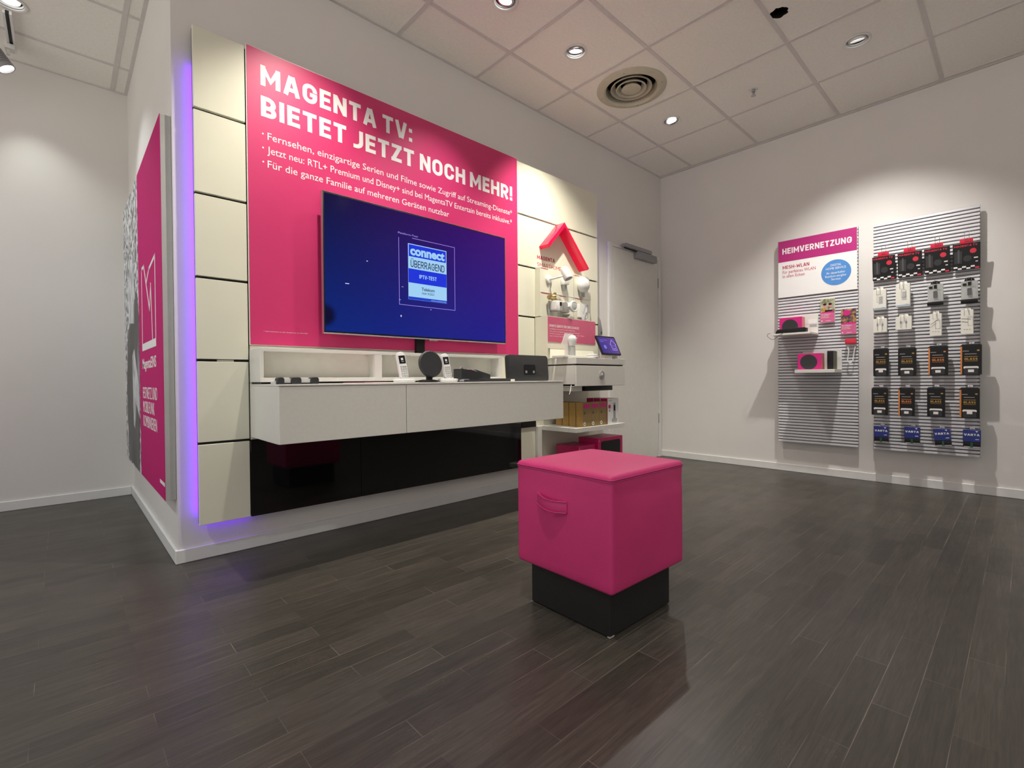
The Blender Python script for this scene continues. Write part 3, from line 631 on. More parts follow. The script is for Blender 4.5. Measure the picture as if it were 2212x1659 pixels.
# cordless phones
def phone(loc, lab, tilt):
    t = thing('cordless_phone', lab, 'cordless phone', loc, 0, 'white cordless phones on the cabinet')
    B().lathe([(0, 0), (0.056, 0), (0.064, 0.008), (0.066, 0.016), (0.056, 0.020), (0.03, 0.021), (0, 0.021)], mx=Matrix.Diagonal((1, 0.62, 1, 1))).done('charging_cradle', 'plastic', t)
    R = Matrix.Translation((0.0, 0.0, 0.018)) @ Matrix.Rotation(math.radians(-10), 4, 'X') @ Matrix.Rotation(math.radians(-tilt), 4, 'Y')
    h = B().rrect(-0.024, 0.024, 0.0, 0.150, 0.0225, -0.011, 0.011, mx=R, bev=0.003, seg=6).done('handset', 'plastic', t)
    d = B().box(-0.019, 0.019, -0.0122, -0.0112, 0.085, 0.128, mx=R, m=0).box(-0.007, 0.006, -0.0130, -0.0123, 0.102, 0.115, mx=R, m=1).box(-0.007, 0.008, -0.0130, -0.0123, 0.094, 0.096, mx=R, m=1); d.done('display', ['black', 'letter'], h)
    k = B()
    for r in range(5):
        for c_ in range(3): k.rrect(-0.0185+c_*0.0135, -0.0085+c_*0.0135, 0.013+r*0.013, 0.020+r*0.013, 0.002, -0.0126, -0.0112, mx=R, seg=2)
    k.done('keypad', 'cardgrey', h)
    return t
phone((0.957, -0.40, CT), 'white cordless phone left of the black disc, on the cabinet', 5)
phone((1.243, -0.40, CT), 'white cordless phone right of the black disc, on the cabinet', 5)
t = thing('disc_router', 'round black disc device on a low base between the white phones', 'wireless device', (1.107, -0.40, CT))
B().lathe([(0, 0), (0.056, 0), (0.060, 0.005), (0.058, 0.012), (0.03, 0.016), (0, 0.016)], mx=Matrix.Diagonal((1, 0.8, 1, 1))).done('base', 'black', t)
B().box(-0.008, 0.024, -0.008, 0.012, 0.014, 0.034, bev=0.002).done('neck', 'black', t)
R = Matrix.Translation((0.015, 0.0, 0.102)) @ Matrix.Rotation(math.radians(-8), 4, 'X')
B().lathe([(0, -0.009), (0.070, -0.008), (0.076, -0.003), (0.076, 0.004), (0.070, 0.009), (0, 0.010)], mx=R @ Matrix.Rotation(PI/2, 4, 'X'), seg=64).done('disc', 'dark', t)
# stand with pads, right of the phones
t = thing('demo_stand', 'black sloped demonstration stand with grey discs, right of the phones', 'display stand', (1.34, -0.37, CT))
side = [(0, 0), (0, 0.078), (0.075, 0.070), (0.155, 0.048), (0.155, 0)]
B().prism(side, -0.03, 0.05).done('wedge', 'dark', t)
B().prism([(0.125, 0.0), (0.12, 0.078), (0.18, 0.075), (0.295, 0.045), (0.295, 0)], 0.055, 0.13).done('wedge', 'dark', t)
B().lathe([(0, 0.004), (0.030, 0.003), (0.032, 0), (0, -0.002)], mx=Matrix.Translation((0.108, 0.01, 0.0665)) @ Matrix.Rotation(math.radians(16), 4, 'Y')).done('disc', 'greyp', t)
B().tube([(0.025, 0.02, 0.076), (0.035, 0.02, 0.089), (0.05, 0.02, 0.080)], 0.004).done('clip', 'silver', t)
B().box(0.06, 0.085, -0.02, 0.005, 0.0715, 0.0745, mx=Matrix.Rotation(0.0, 4, 'Y')).done('pink_tag', 'magenta', t)
t = thing('security_bracket', 'long flat black bracket lying in front of the demonstration stand', 'bracket', (1.34, -0.45, CT))
B().rrect(-0.035, 0.10, 0.0, 0.014, 0.005, -0.03, 0.03).box(0.09, 0.33, -0.02, 0.03, 0.0, 0.019, bev=0.002).done('rail', 'dark', t)
B().box(0.33, 0.365, -0.022, 0.02, 0.0, 0.014, bev=0.002).done('price_tag', 'ivory', t)
B().lathe([(0.012, 0), (0.022, 0.005), (0.022, 0.011), (0.010, 0.016), (0, 0.016)], mx=Matrix.Translation((-0.01, 0, 0)) @ Matrix.Diagonal((1.9, 1, 1, 1))).done('puck', 'greyp', t)
# second bracket at the left end
t = thing('security_bracket', 'short black bracket with white paper tags at the left cabinet end', 'bracket', (0.345, -0.44, CT))
for x0, x1 in ((-0.047, -0.020), (0.010, 0.052), (0.095, 0.130)):
    cx0 = (x0+x1)/2
    B().rrect(x0, x1, 0.0, 0.030, 0.010, -0.025, 0.015).done('foot', 'dark', t)
B().box(-0.022, 0.012, -0.012, 0.012, 0.005, 0.026, mx=Matrix.Rotation(0.06, 4, 'Y')).box(0.051, 0.096, -0.012, 0.012, 0.006, 0.024).done('paper_tag', 'letter', t)
B().box(-0.047, 0.130, -0.02, 0.01, 0.0, 0.006).done('rail', 'black', t)
t = tag(B().rrect(0, 0.035, 0, 0.016, 0.004, -0.02, 0.02).done('sensor_cube', 'plastic'), 'tiny white sensor block at the far left corner of the cabinet', 'sensor'); t.location = (0.30-0.012, -0.42, CT)
for k, (x, y, a, lab) in enumerate(((0.72, -0.38, 0.25, 'pink and white leaflet lying flat, left of the phones'), (0.84, -0.36, -0.15, 'magenta leaflet lying flat beside the left phone cradle'))):
    b = B().box(-0.07, 0.07, -0.05, 0.05, 0.0, 0.0025+k*0.001, m=0).box(-0.068, 0.03, -0.048, 0.048, 0.0026+k*0.001, 0.0032+k*0.001, m=1)
    t = tag(b.done('leaflet', ['ivory', 'magenta']), lab, 'leaflet', 'leaflets on the cabinet'); t.location = (x, y, CT); t.rotation_euler = (0, 0, a)
# router at the right end
t = thing('router', 'upright black router with rounded corners at the right cabinet end', 'router', (1.885, -0.41, CT))
R = Matrix.Rotation(math.radians(-4), 4, 'X')
B().rrect(-0.188, 0.188, -0.004, 0.172, 0.022, -0.016, 0.016, mx=R, bev=0.004, seg=6).done('body', 'dark', t)
b = B().rrect(-0.048, 0.058, 0.042, 0.108, 0.010, -0.0185, -0.0163, mx=R, m=0)
for x in (-0.032, 0.038): b.box(x-0.007, x+0.009, -0.0200, -0.0186, 0.052, 0.068, mx=R, m=1)
b.done('badge', ['black', 'greyp'], t)

# ------------------------------------------------------------------ smart home bay
t = thing('smarthome_roof', 'red acrylic roof shape jutting from the cream wall above the gadgets', 'sign', (2.557, DY, 2.105))
o_ = [(0.0, 0.0), (-0.199, -0.209), (-0.180, -0.231), (0.005, -0.036), (0.292, -0.338), (0.313, -0.323)]
B().prism(o_, -0.095, -0.001, bev=0.0015).done('roof_profile', 'roof', t)
b = B(); add_caps(b, 'MAGENTA', 2.336, 1.795, 0.207, 0.031, y=DY, w=0.19); add_caps(b, 'SMARTHOME', 2.336, 1.740, 0.282, 0.031, y=DY, w=0.12)
tag(b.done('wall_lettering', 'redtxt'), 'dark red lettering stuck on the cream wall under the red roof', 'lettering')

t = thing('gadget_board', 'cream two row board holding white smart home gadgets', 'display board', (2.31, DY, 1.34))
bx, bz = 2.31, 1.34; fy = -0.054
B().box(0, 0.615, fy, -0.001, 0.002, 0.382, bev=0.0015, seg=1).done('board', 'cream', t)
B().box(-0.001, 0.616, fy-0.0018, fy-0.0003, 0.188, 0.193).box(-0.001, 0.616, fy-0.0018, fy-0.0003, 0.0, 0.004).done('ledge', 'ivory', t)
B().box(0.402, 0.404, fy-0.0012, fy-0.0002, 0.195, 0.381).box(0.402, 0.404, fy-0.0012, fy-0.0002, 0.004, 0.188).box(0.205, 0.2065, fy-0.0012, fy-0.0002, 0.004, 0.188).done('divider', 'greyink', t)
b = B()
for x, z, wd in ((0.008, 0.372, 0.085), (0.412, 0.372, 0.06), (0.012, 0.180, 0.105), (0.22, 0.180, 0.085), (0.415, 0.180, 0.09)): b.box(x, x+wd, fy-0.0010, fy-0.0002, z, z+0.0045)
b.done('caption', 'redtxt', t)
FY = DY+fy-0.0018     # gadget face plane
# camera
t = thing('security_camera', 'white cylinder security camera on a wall arm, upper row of the board', 'camera', (2.405, FY, 1.635))
B().lathe([(0, 0), (0.034, 0), (0.034, 0.008), (0.028, 0.014), (0.012, 0.016), (0, 0.016)], mx=Matrix.Rotation(PI/2, 4, 'X')).done('wall_mount', 'plastic', t)
B().tube([(0, -0.014, 0), (0.005, -0.05, 0.0), (0.03, -0.085, 0.01), (0.055, -0.10, 0.02)], 0.008).done('arm', 'plastic', t)
Q = Matrix.Translation((0.075, -0.115, 0.04)) @ Matrix.Rotation(math.radians(-7), 4, 'Y') @ Matrix.Rotation(math.radians(-24), 4, 'X')
B().lathe([(0, 0.052), (0.022, 0.050), (0.032, 0.040), (0.034, 0.028), (0.036, -0.045), (0.034, -0.05), (0, -0.047)], mx=Q).done('barrel', 'plastic', t)
B().lathe([(0, -0.051), (0.013, -0.0515), (0.028, -0.0505), (0.028, -0.047), (0, -0.046)], mx=Q).done('lens', 'greyp', t)
B().tube([(0.0, -0.004, -0.03), (0.002, -0.004, -0.07), (0.0, -0.004, -0.10)], 0.003).done('cable', 'plastic', t)
# switch cube
t = thing('smart_plug', 'small white cube gadget behind the camera on the board', 'gadget', (2.575, FY, 1.640))
B().box(-0.028, 0.028, -0.045, 0, -0.03, 0.03, bev=0.005).done('body', 'plastic', t)
B().prism([(-0.016, -0.03), (0.016, -0.03), (0.010, -0.075), (-0.004, -0.075)], -0.03, -0.002).done('wedge', 'cardgrey', t)
# sphere
t = thing('smoke_detector', 'domed white round detector on the upper right of the board', 'detector', (2.805, FY, 1.640))
B().lathe([(0, 0), (0.050, 0), (0.056, 0.012), (0.064, 0.016), (0.066, 0.022), (0.062, 0.040), (0.048, 0.058), (0.025, 0.068), (0, 0.071)], mx=Matrix.Rotation(PI/2, 4, 'X')).done('dome', 'plastic', t)
B().prism([(-0.028, -0.045), (0.030, -0.045), (0.026, -0.098), (-0.020, -0.098)], -0.02, -0.002).done('foot', 'cardgrey', t)
# thermostat
t = thing('radiator_thermostat', 'white radiator thermostat with brass valve on the lower left of the board', 'thermostat', (2.45, FY, 1.435))
B().rrect(-0.045, 0.030, -0.048, 0.030, 0.010, -0.075, -0.01, bev=0.003).done('body', 'plastic', t)
B().box(0.000, 0.022, -0.0775, -0.0752, -0.01, 0.020, m=0).box(0.002, 0.025, -0.079, -0.0752, -0.028, -0.020, m=1).box(0.002, 0.025, -0.079, -0.0752, -0.043, -0.034, m=1).done('display', ['black', 'cardgrey'], t)
B().tube([(-0.085, -0.03, 0.055), (-0.055, -0.03, 0.060), (-0.02, -0.03, 0.068), (0.0, -0.03, 0.073)], 0.014, seg=6).tube([(-0.005, -0.03, 0.06), (-0.005, -0.03, 0.096)], 0.013, seg=6).tube([(-0.068, -0.03, 0.038), (-0.066, -0.03, 0.066)], 0.015, seg=6).tube([(-0.02, -0.03, 0.035), (0.01, -0.03, 0.04)], 0.016, seg=10).tube([(0, 0, 0.045), (0, -0.03, 0.05)], 0.007).done('brass_valve', 'brass', t)
B().tube([(-0.062, -0.02, 0.03), (-0.06, -0.012, -0.03), (-0.05, -0.008, -0.09)], 0.008).done('stand_rod', 'cardgrey', t)
# motion sensor
t = thing('motion_sensor', 'white motion sensor with a round mirrored face, lower row centre of the board', 'sensor', (2.60, FY, 1.430))
B().box(-0.045, 0.01, -0.04, 0, -0.04, 0.04, bev=0.004).done('bracket', 'plastic', t)
Q = Matrix.Translation((0.045, -0.045, 0.012)) @ Matrix.Rotation(PI/2, 4, 'X')
B().lathe([(0, -0.01), (0.040, -0.01), (0.046, 0.0), (0.046, 0.012), (0.038, 0.018), (0.032, 0.015), (0, 0.015)], mx=Q).done('head', 'plastic', t)
B().lathe([(0, 0.0165), (0.028, 0.0165), (0.031, 0.0152), (0, 0.0152)], mx=Q).done('mirror_face', 'cardgrey', t)
B().tube([(0.005, -0.045, 0.012), (-0.01, -0.03, 0.0)], 0.010).done('joint', 'plastic', t)
B().lathe([(0, -0.078), (0.024, -0.070), (0.030, -0.058), (0, -0.055)], mx=Matrix.Translation((-0.02, -0.03, 0))).done('cup', 'cardgrey', t)
# door contact
t = thing('door_contact', 'slim white door contact with a bent wire on the lower right of the board', 'sensor', (2.83, FY, 1.425))
B().rrect(-0.075, -0.045, -0.06, 0.055, 0.003, -0.03, 0).done('magnet', 'plastic', t)
B().rrect(-0.035, 0.050, -0.075, 0.06, 0.004, -0.012, 0).done('base', 'plastic', t)
B().tube([(-0.035, -0.035, -0.03), (-0.005, -0.035, 0.05), (0.015, -0.035, 0.055), (0.02, -0.035, 0.04), (0.02, -0.035, -0.055), (0.0, -0.03, -0.07)], 0.0035).done('wire', 'greyp', t)

# light box sign
t = thing('lightbox_sign', 'dusty pink sign box about smart devices, above the pull-out console', 'sign', (2.305, DY, 1.015))
fy = -0.130
B().prism([(0, 0.0), (0.005, 0.0), (0.005, 0.320), (0, 0.320)], -0.13, -0.001).done('side_wing', 'cream', t)
B().box(0.005, 0.600, fy+0.004, fy+0.010, 0.075, 0.322).done('panel', 'cream', t)
B().box(0.004, 0.598, fy+0.001, fy+0.0038, 0.126, 0.318).done('pink_print', 'signpink', t)
b = B(); add_text(b, 'SMARTE GERÄTE FÜR DEIN ZUHAUSE', 0.024, 0.240, 0.355, 0.019, y=fy+0.001)
for z, txt, wd in ((0.222, 'Intelligente Geräte für mehr Sicherheit', 0.30), (0.204, 'Mit unseren Angeboten für Licht und Wärme', 0.36), (0.186, 'Einfach steuern mit dem Smartphone oder Tablet', 0.42), (0.168, 'Wir beraten Sie gerne hier im Geschäft', 0.34)): add_text(b, txt, 0.028, z, wd, 0.006, y=fy+0.001)
b.done('sign_text', 'letter', t)
R = Matrix.Identity(4)
bm_ = B(); bm_.prism([(0.0, 0.0), (0.58, 0.0), (0.56, 0.075), (0.03, 0.075)], -0.002, 0.002, mx=Matrix.Translation((0, fy-0.025, 0)) @ Matrix.Rotation(math.radians(-20), 4, 'X')); bm_.done('sloped_ramp', 'cream', t)

# console: slab + drawer
t = thing('console', 'white pull-out console with a thick top and a round silver knob', 'console', (2.36, DY-0.001, 0.76))
kx, kz = 2.36, 0.76; D = -0.363
B().box(0, 0.624, D, 0, 0.206, 0.253, bev=0.001, seg=1).done('top', 'white', t)
B().box(0.01, 0.61, D+0.012, -0.002, 0.195, 0.206).done('shadow_gap', 'black', t)
B().box(0.0, 0.015, D+0.018, -0.001, 0.043, 0.196).box(0.605, 0.620, D+0.018, -0.001, 0.043, 0.196).box(0, 0.62, D+0.018, -0.001, 0.040, 0.055).done('carcass', 'white', t)
f = B().box(0.0, 0.620, D, D+0.0175, 0.042, 0.194, bev=0.001, seg=1).done('drawer_front', 'greyf', t)
B().lathe([(0, 0), (0.033, 0.0), (0.034, 0.004), (0.030, 0.007), (0.021, 0.006), (0.018, 0.009), (0.012, 0.010), (0.011, 0.015), (0, 0.016)], mx=Matrix.Translation((0.307, D, 0.122)) @ Matrix.Rotation(PI/2, 4, 'X') @ Matrix.Diagonal((1, 1, 1, 1))).done('knob', 'silver', f)
B().box(0.02, 0.14, D+0.06, -0.002, 0.003, 0.0395).done('lower_box', 'white', t)
B().box(0.164, 0.520, D+0.05, -0.06, 0.002, 0.0395, bev=0.002).box(0.185, 0.195, D+0.046, D+0.05, 0.012, 0.038).done('cable_tray', 'black', t)
B().tube(cr([(0.0, D+0.05, 0.05), (-0.012, D+0.045, 0.02), (-0.026, D+0.04, -0.005), (-0.034, D+0.04, -0.018)]), 0.003).done('loose_cable', 'plastic', t)
KT = 0.76+0.253
# lamp cut-out
t = thing('lamp_cutout', 'white lamp shaped acrylic stand with a bulb, on the console', 'display stand', (2.455, -0.30, KT))
B().box(-0.155, 0.19, -0.055, 0.05, 0.0, 0.018, bev=0.002).done('base', 'white', t)
B().prism([(-0.050, 0.020), (0.052, 0.020), (0.052, 0.105), (0.085, 0.105), (0.044, 0.190), (-0.048, 0.190), (-0.085, 0.105), (-0.050, 0.105)], 0.010, 0.016).done('lamp_shape', 'frost', t)
B().lathe([(0, 0.164), (0.018, 0.160), (0.031, 0.145), (0.034, 0.129), (0.031, 0.112), (0.025, 0.094), (0.022, 0.080), (0, 0.079)], mx=Matrix.Translation((0.0, -0.02, 0.012)), seg=24).done('bulb', 'plastic', t)
B().lathe([(0.024, 0.018), (0.022, 0.089), (0, 0.0895)], mx=Matrix.Translation((0.0, -0.02, 0.0)), seg=24).done('socket', 'cardgrey', t)
t = thing('wireless_pucks', 'white round gadget beside the lamp shaped stand', 'gadget', (2.615, -0.385, KT))
B().lathe([(0, 0), (0.048, 0), (0.050, 0.004), (0.050, 0.012), (0.046, 0.014), (0, 0.014)]).done('lower_disc', 'plastic', t)
B().lathe([(0, 0.0145), (0.040, 0.0145), (0.042, 0.018), (0.042, 0.027), (0.036, 0.031), (0, 0.031)]).done('upper_disc', 'plastic', t)
t = tag(B().box(-0.075, 0.05, -0.025, 0.03, 0, 0.004).done('leaflet', 'magenta'), 'small magenta card lying behind the white gadget on the console', 'card'); t.location = (2.60, -0.28, KT); t.rotation_euler = (0, 0, 0.2)
# tablet
t = thing('tablet', 'tilted black tablet with a purple house screen, on the console', 'tablet', (2.825, -0.385, KT))
R = Matrix.Translation((0.02, -0.02, 0.030)) @ Matrix.Rotation(math.radians(-25), 4, 'X')
B().rrect(-0.130, 0.130, 0, 0.172, 0.012, -0.005, 0.006, mx=R, bev=0.002).done('body', 'black', t)
s = B().box(-0.113, 0.115, -0.0009, 0.0004, 0.014, 0.158).done('screen', M['tab'], t); s.matrix_local = R @ Matrix.Translation((0, -0.0055, 0))
b = B(); b.strip([(0.025, 0.095), (0.065, 0.140), (0.105, 0.095), (0.096, 0.095), (0.096, 0.045), (0.034, 0.045), (0.034, 0.095)], 0.003, -0.0016, -0.001, closed=True)
b.strip([(0.050, 0.066), (0.057, 0.058), (0.066, 0.055), (0.075, 0.058), (0.082, 0.066)], 0.003, -0.0016, -0.001)
b.disc(0.054, 0.083, 0.003, 0.003, -0.0016, -0.001).disc(0.078, 0.083, 0.003, 0.003, -0.0016, -0.001)
b.done('house_icon', 'tab_line', s)
b = B(); add_text(b, 'HALLO, MAGENTA', -0.098, 0.128, 0.10, 0.008, y=-0.001); add_text(b, 'ZUHAUSE', -0.098, 0.114, 0.045, 0.008, y=-0.001)
b.disc(-0.055, 0.07, 0.018, 0.018, -0.0016, -0.001)
b.done('menu_text', 'tab_dim', s)
B().prism([(-0.045, 0.0), (0.055, 0.0), (0.035, 0.052), (-0.025, 0.052)], 0.0, 0.05, bev=0.002).done('stand', 'white', t)
t = tag(B().lathe([(0, 0), (0.022, 0), (0.024, 0.004), (0.024, 0.022), (0.018, 0.028), (0, 0.028)]).done('button_sensor', 'cardgrey'), 'small grey round button at the right end of the console', 'button'); t.location = (2.945, -0.36, KT)

# shelf and boxes
t = thing('wall_shelf', 'white shelf carrying the golden boxes under the console', 'shelf', (2.352, DY-0.001, 0.459))
B().box(0, 0.628, -0.363, 0, 0.0, 0.033, bev=0.001, seg=1).done('board', 'white', t)
SH = 0.492
def gold_box(x, y, lab, w_=0.101, d=0.062, h=0.183):
    t = thing('gold_box', lab, 'box', (x, y, SH), 0, 'golden device boxes on the shelf')
    B().box(0, w_, 0, d, 0, h, bev=0.001, seg=1).done('carton', 'gold', t)
    B().box(0.001, w_-0.001, -0.0008, -0.0001, 0.001, h-0.001).done('front_print', 'golddk', t)
    B().box(0.010, w_-0.012, -0.0015, -0.0009, h-0.042, h-0.012).done('magenta_label', 'magenta', t)
    B().disc(0.026, 0.105, 0.012, 0.012, -0.0014, -0.0009).done('printed_symbol', 'olive', t)
    B().disc(0.024, 0.022, 0.014, 0.014, -0.0014, -0.0009, m=1).disc(0.024, 0.022, 0.006, 0.006, -0.0019, -0.0015, m=0).done('printed_ring', ['olive', 'letter'], t)
xg = [2.455, 2.559, 2.663]
for i, x in enumerate(xg):
    gold_box(x, -0.412, ['golden box at the left of the front row on the shelf', 'golden box in the middle of the front row on the shelf', 'golden box at the right of the front row, next to the phone box'][i])
for j in range(1, 4):
    gold_box(xg[0], -0.412+0.068*j, ['', 'golden box directly behind the front left golden box', 'golden box third back in the left column of golden boxes', 'rearmost golden box in the left column, by the wall'][j])
for j in range(3):
    t = thing('phone_box', ['white fronted phone box with red sides at the right end of the shelf', 'red sided phone box second in line behind the white fronted one', 'red sided phone box third in line, nearest the wall'][j], 'box', (2.770, -0.412+0.070*j, SH), 0, 'phone boxes on the shelf')
    B().box(0, 0.150, 0, 0.066, 0, 0.205, bev=0.001, seg=1).done('carton', 'deeppink', t)
    B().box(0.001, 0.149, -0.0010, -0.0002, 0.001, 0.204).done('white_front', 'letter', t)
    h = B().rrect(0.078, 0.108, 0.030, 0.170, 0.012, -0.0018, -0.0011, m=0).rrect(0.055, 0.128, 0.012, 0.045, 0.014, -0.0022, -0.0019, m=1).box(0.082, 0.104, -0.0024, -0.0019, 0.105, 0.150, m=2)
    h.done('handset_picture', ['greyink', 'cardgrey', 'black'], t)
    B().disc(0.026, 0.140, 0.016, 0.016, -0.0018, -0.0011, m=0).disc(0.026, 0.108, 0.010, 0.010, -0.0018, -0.0011, m=1).box(0.014, 0.060, -0.0016, -0.0011, 0.186, 0.190, m=1).done('front_badges', ['deeppink', 'greyink'], t)
t = thing('wall_shelf', 'lower white shelf mostly hidden behind the pink cube stool', 'shelf', (2.352, DY-0.001, 0.120))
B().box(0, 0.628, -0.363, 0, 0, 0.033, bev=0.001, seg=1).done('board', 'white', t)
t = tag(B().box(2.3065, 2.350, -0.095, -0.071, 0.20, 0.49, bev=0.001, seg=1).done('shelf_upright', 'white'), 'narrow white upright beneath the left end of the golden box shelf', 'upright')
for x, y, wd, d, h, lab in ((2.637, -0.42, 0.327, 0.195, 0.238, 'large deep pink box with a black window, on the lower shelf'), (2.42, -0.40, 0.21, 0.22, 0.196, 'lower deep pink box left of the black windowed one')):
    t = thing('router_box', lab, 'box', (x, y, 0.153), 0, 'deep pink router boxes')
    B().box(0, wd, 0, d, 0, h, bev=0.0015, seg=1).done('carton', 'deeppink', t)
    B().rrect(0.035, wd-0.035, 0.03, h-0.025, 0.018, -0.0012, -0.0002).done('black_window', 'black', t)
    B().disc(0.012, h-0.02, 0.006, 0.006, -0.0014, -0.0004).done('logo_dot', 'palepink', t)

# ------------------------------------------------------------------ poster on the left wall
PX, PY0 = -0.044, 0.026
t = thing('wall_poster', 'framed magenta poster with white M emblem on the left return wall', 'poster', (0, PY0, 0.31), RW)
# local x = -(y-PY0): runs from -1.78 (far) to 0 (near); local y = world x
pw, ph = 1.775, 1.775
B().box(-pw, 0, PX+0.002, -0.001, 0, ph, bev=0.001, seg=1).done('frame_box', 'alu', t)
B().box(-0.905, -0.001, PX, PX+0.0018, 0.001, ph-0.001).done('magenta_print', 'mattemag', t)
B().box(-pw+0.001, -0.9055, PX, PX+0.0018, 0.001, ph-0.001, m=0)\
   .prism([(-1.60, 0.02), (-1.00, 0.002), (-0.91, 0.5), (-0.908, 0.95), (-1.02, 1.12), (-1.2, 1.0), (-1.55, 0.9), (-1.68, 0.5)], PX-0.0008, PX-0.0001, m=1)\
   .prism([(-1.48, 0.95), (-1.16, 0.92), (-1.12, 1.15), (-1.2, 1.34), (-1.38, 1.36), (-1.5, 1.2)], PX-0.0014, PX-0.0009, m=2)\
   .prism([(-1.30, 0.72), (-1.18, 0.76), (-0.98, 0.55), (-0.915, 0.42), (-0.95, 0.33), (-1.10, 0.42), (-1.18, 0.25), (-1.26, 0.27)], PX-0.0014, PX-0.0009, m=2)\
   .done('photo_print', ['foliage', 'jacket', 'skinbw'], t)
b = B(); yf = PX-0.0008
L_ = lambda y, z: (-(y-PY0), z-0.31)
b.strip([L_(0.772, 1.50), L_(0.772, 1.06), L_(0.240, 1.06), L_(0.240, 1.478)], 0.018, yf, PX-0.0001)
b.prism([L_(0.781, 1.035), L_(0.231, 1.035), L_(0.231, 1.075), L_(0.781, 1.075)], yf-0.0003, PX-0.0001)
b.strip([L_(0.772, 1.50), L_(0.67, 1.50), L_(0.455, 1.24), L_(0.40, 1.36), L_(0.355, 1.07)], 0.018, yf, PX-0.0001)
b.strip([L_(0.56, 1.40), L_(0.46, 1.45), L_(0.24, 1.478)], 0.018, yf, PX-0.0001)
b.done('emblem', 'letter', t)
b = B(); add_text(b, 'MagentaEINS', -(0.790-PY0), 0.935-0.31, 0.545, 0.055, y=PX, weight=0.01); b.done('poster_title', 'letter', t)
for s_, z, wd in (('FESTNETZ UND', 0.768, 0.56), ('MOBILFUNK', 0.69, 0.46), ('KOMBINIEREN', 0.610, 0.54)): b = B(); add_text(b, s_, -(0.790-PY0), z-0.31, wd, 0.062, y=PX); b.done('poster_text', 'letter', t)
B().box(-0.15, -0.002, PX-0.0008, PX-0.0001, 0.065, 0.082).done('corner_tab', 'letter', t)

# ------------------------------------------------------------------ ottoman
t = thing('cube_stool', 'magenta leather cube stool with a carry strap on a black plinth', 'stool', (1.078, -1.586, ZF), math.radians(-1.5))
hb, hs = 0.181, 0.218
B().box(-hb, hb, -hb, hb, 0.003, 0.165, bev=0.003, seg=1).done('plinth', 'plinth', t)
B().box(-hb-0.0006, -hb+0.022, -hb-0.0008, -hb+0.010, 0.0015, 0.006).done('worn_corner', 'chip', t)
def cushion():
    b = B(); z0, z1 = 0.158, 0.534
    b.box(-hs, hs, -hs, hs, z0, z1, bev=0.012, seg=4)
    return b
cu = cushion(); bm = cu.bm
bmesh.ops.subdivide_edges(bm, edges=[e for e in bm.edges if e.calc_length() > 0.1], cuts=14, use_grid_fill=True)
for v in bm.verts:
    x, y, z = v.co
    fx = max(0.0, 1-(x/hs)**2); fyy = max(0.0, 1-(y/hs)**2); fz = max(0.0, 1-((z-0.346)/0.188)**2)
    if abs(x) > hs-0.013: v.co.x += math.copysign(0.006*fyy*fz, x)
    if abs(y) > hs-0.013: v.co.y += math.copysign(0.006*fx*fz, y)
    if z > 0.52: v.co.z += 0.012*fx*fyy
    # creases of the cover under the top seam at the near corner
    if 0.42 < z < 0.50:
        k = math.exp(-((z-0.462)/0.018)**2)*0.004
        if abs(y) > hs-0.013 and y < 0: v.co.y += k*(0.5+0.5*math.sin(x*22+z*60))
        if abs(x) > hs-0.013 and x < 0: v.co.x += k*0.5*(0.5+0.5*math.sin(y*26+z*50))
cu.done('cushion', 'leather', t)
b = B(); r = hs-0.004; zt = 0.520
def loop(rr, z):
    p = []
    for cx0, cy0, a0 in ((1, 1, 0), (-1, 1, 90), (-1, -1, 180), (1, -1, 270)):
        for i in range(5):
            a = math.radians(a0+90*i/4); p.append((cx0*(rr-0.012)+0.012*math.cos(a), cy0*(rr-0.012)+0.012*math.sin(a), z))
    q = []
    for i in range(len(p)):
        a, c = Vector(p[i]), Vector(p[(i+1) % len(p)]); n = 14 if (c-a).length > 0.1 else 1
        for j in range(n): q.append(tuple(a.lerp(c, j/n)))
    return q
b.tube(loop(hs+0.0012, zt), 0.0026, closed=True, seg=6); b.tube(loop(hs+0.0012, zt-0.007), 0.0014, closed=True, seg=6)
b.done('top_piping', 'seam', t)
# carry strap on the face towards the left
b = B(); n = 14
def strap(zc, wd, amp):
    tm = bmesh.new(); rows = []
    for i in range(n+1):
        u = i/n; y = 0.100-0.140*u; d = -hs-0.007-amp*math.sin(PI*u); zz = zc-0.010*u-0.006*math.sin(PI*u)
        rows.append([tm.verts.new((d, y, zz+wd/2)), tm.verts.new((d-0.003, y, zz+wd/4)), tm.verts.new((d-0.0015, y, zz)), tm.verts.new((d-0.003, y, zz-wd/4)), tm.verts.new((d, y, zz-wd/2)), tm.verts.new((d+0.005, y, zz-wd/2)), tm.verts.new((d+0.005, y, zz+wd/2))])
    for a, c in zip(rows, rows[1:]):
        for k in range(7): tm.faces.new((a[k], a[(k+1) % 7], c[(k+1) % 7], c[k]))
    tm.faces.new(rows[0]); tm.faces.new(rows[-1][::-1]); bmesh.ops.recalc_face_normals(tm, faces=tm.faces); return tm
b._add(strap(0.414, 0.036, 0.018), 0)
b.done('carry_strap', 'leather', t)
b = B()
for z in (0.4335, 0.396):
    b.tube([(-hs-0.010-0.018*math.sin(PI*i/n), 0.100-0.140*i/n, z-0.010*i/n-0.006*math.sin(PI*i/n)) for i in range(n+1)], 0.0022, seg=6)
b.done('strap_piping', 'seam', t)

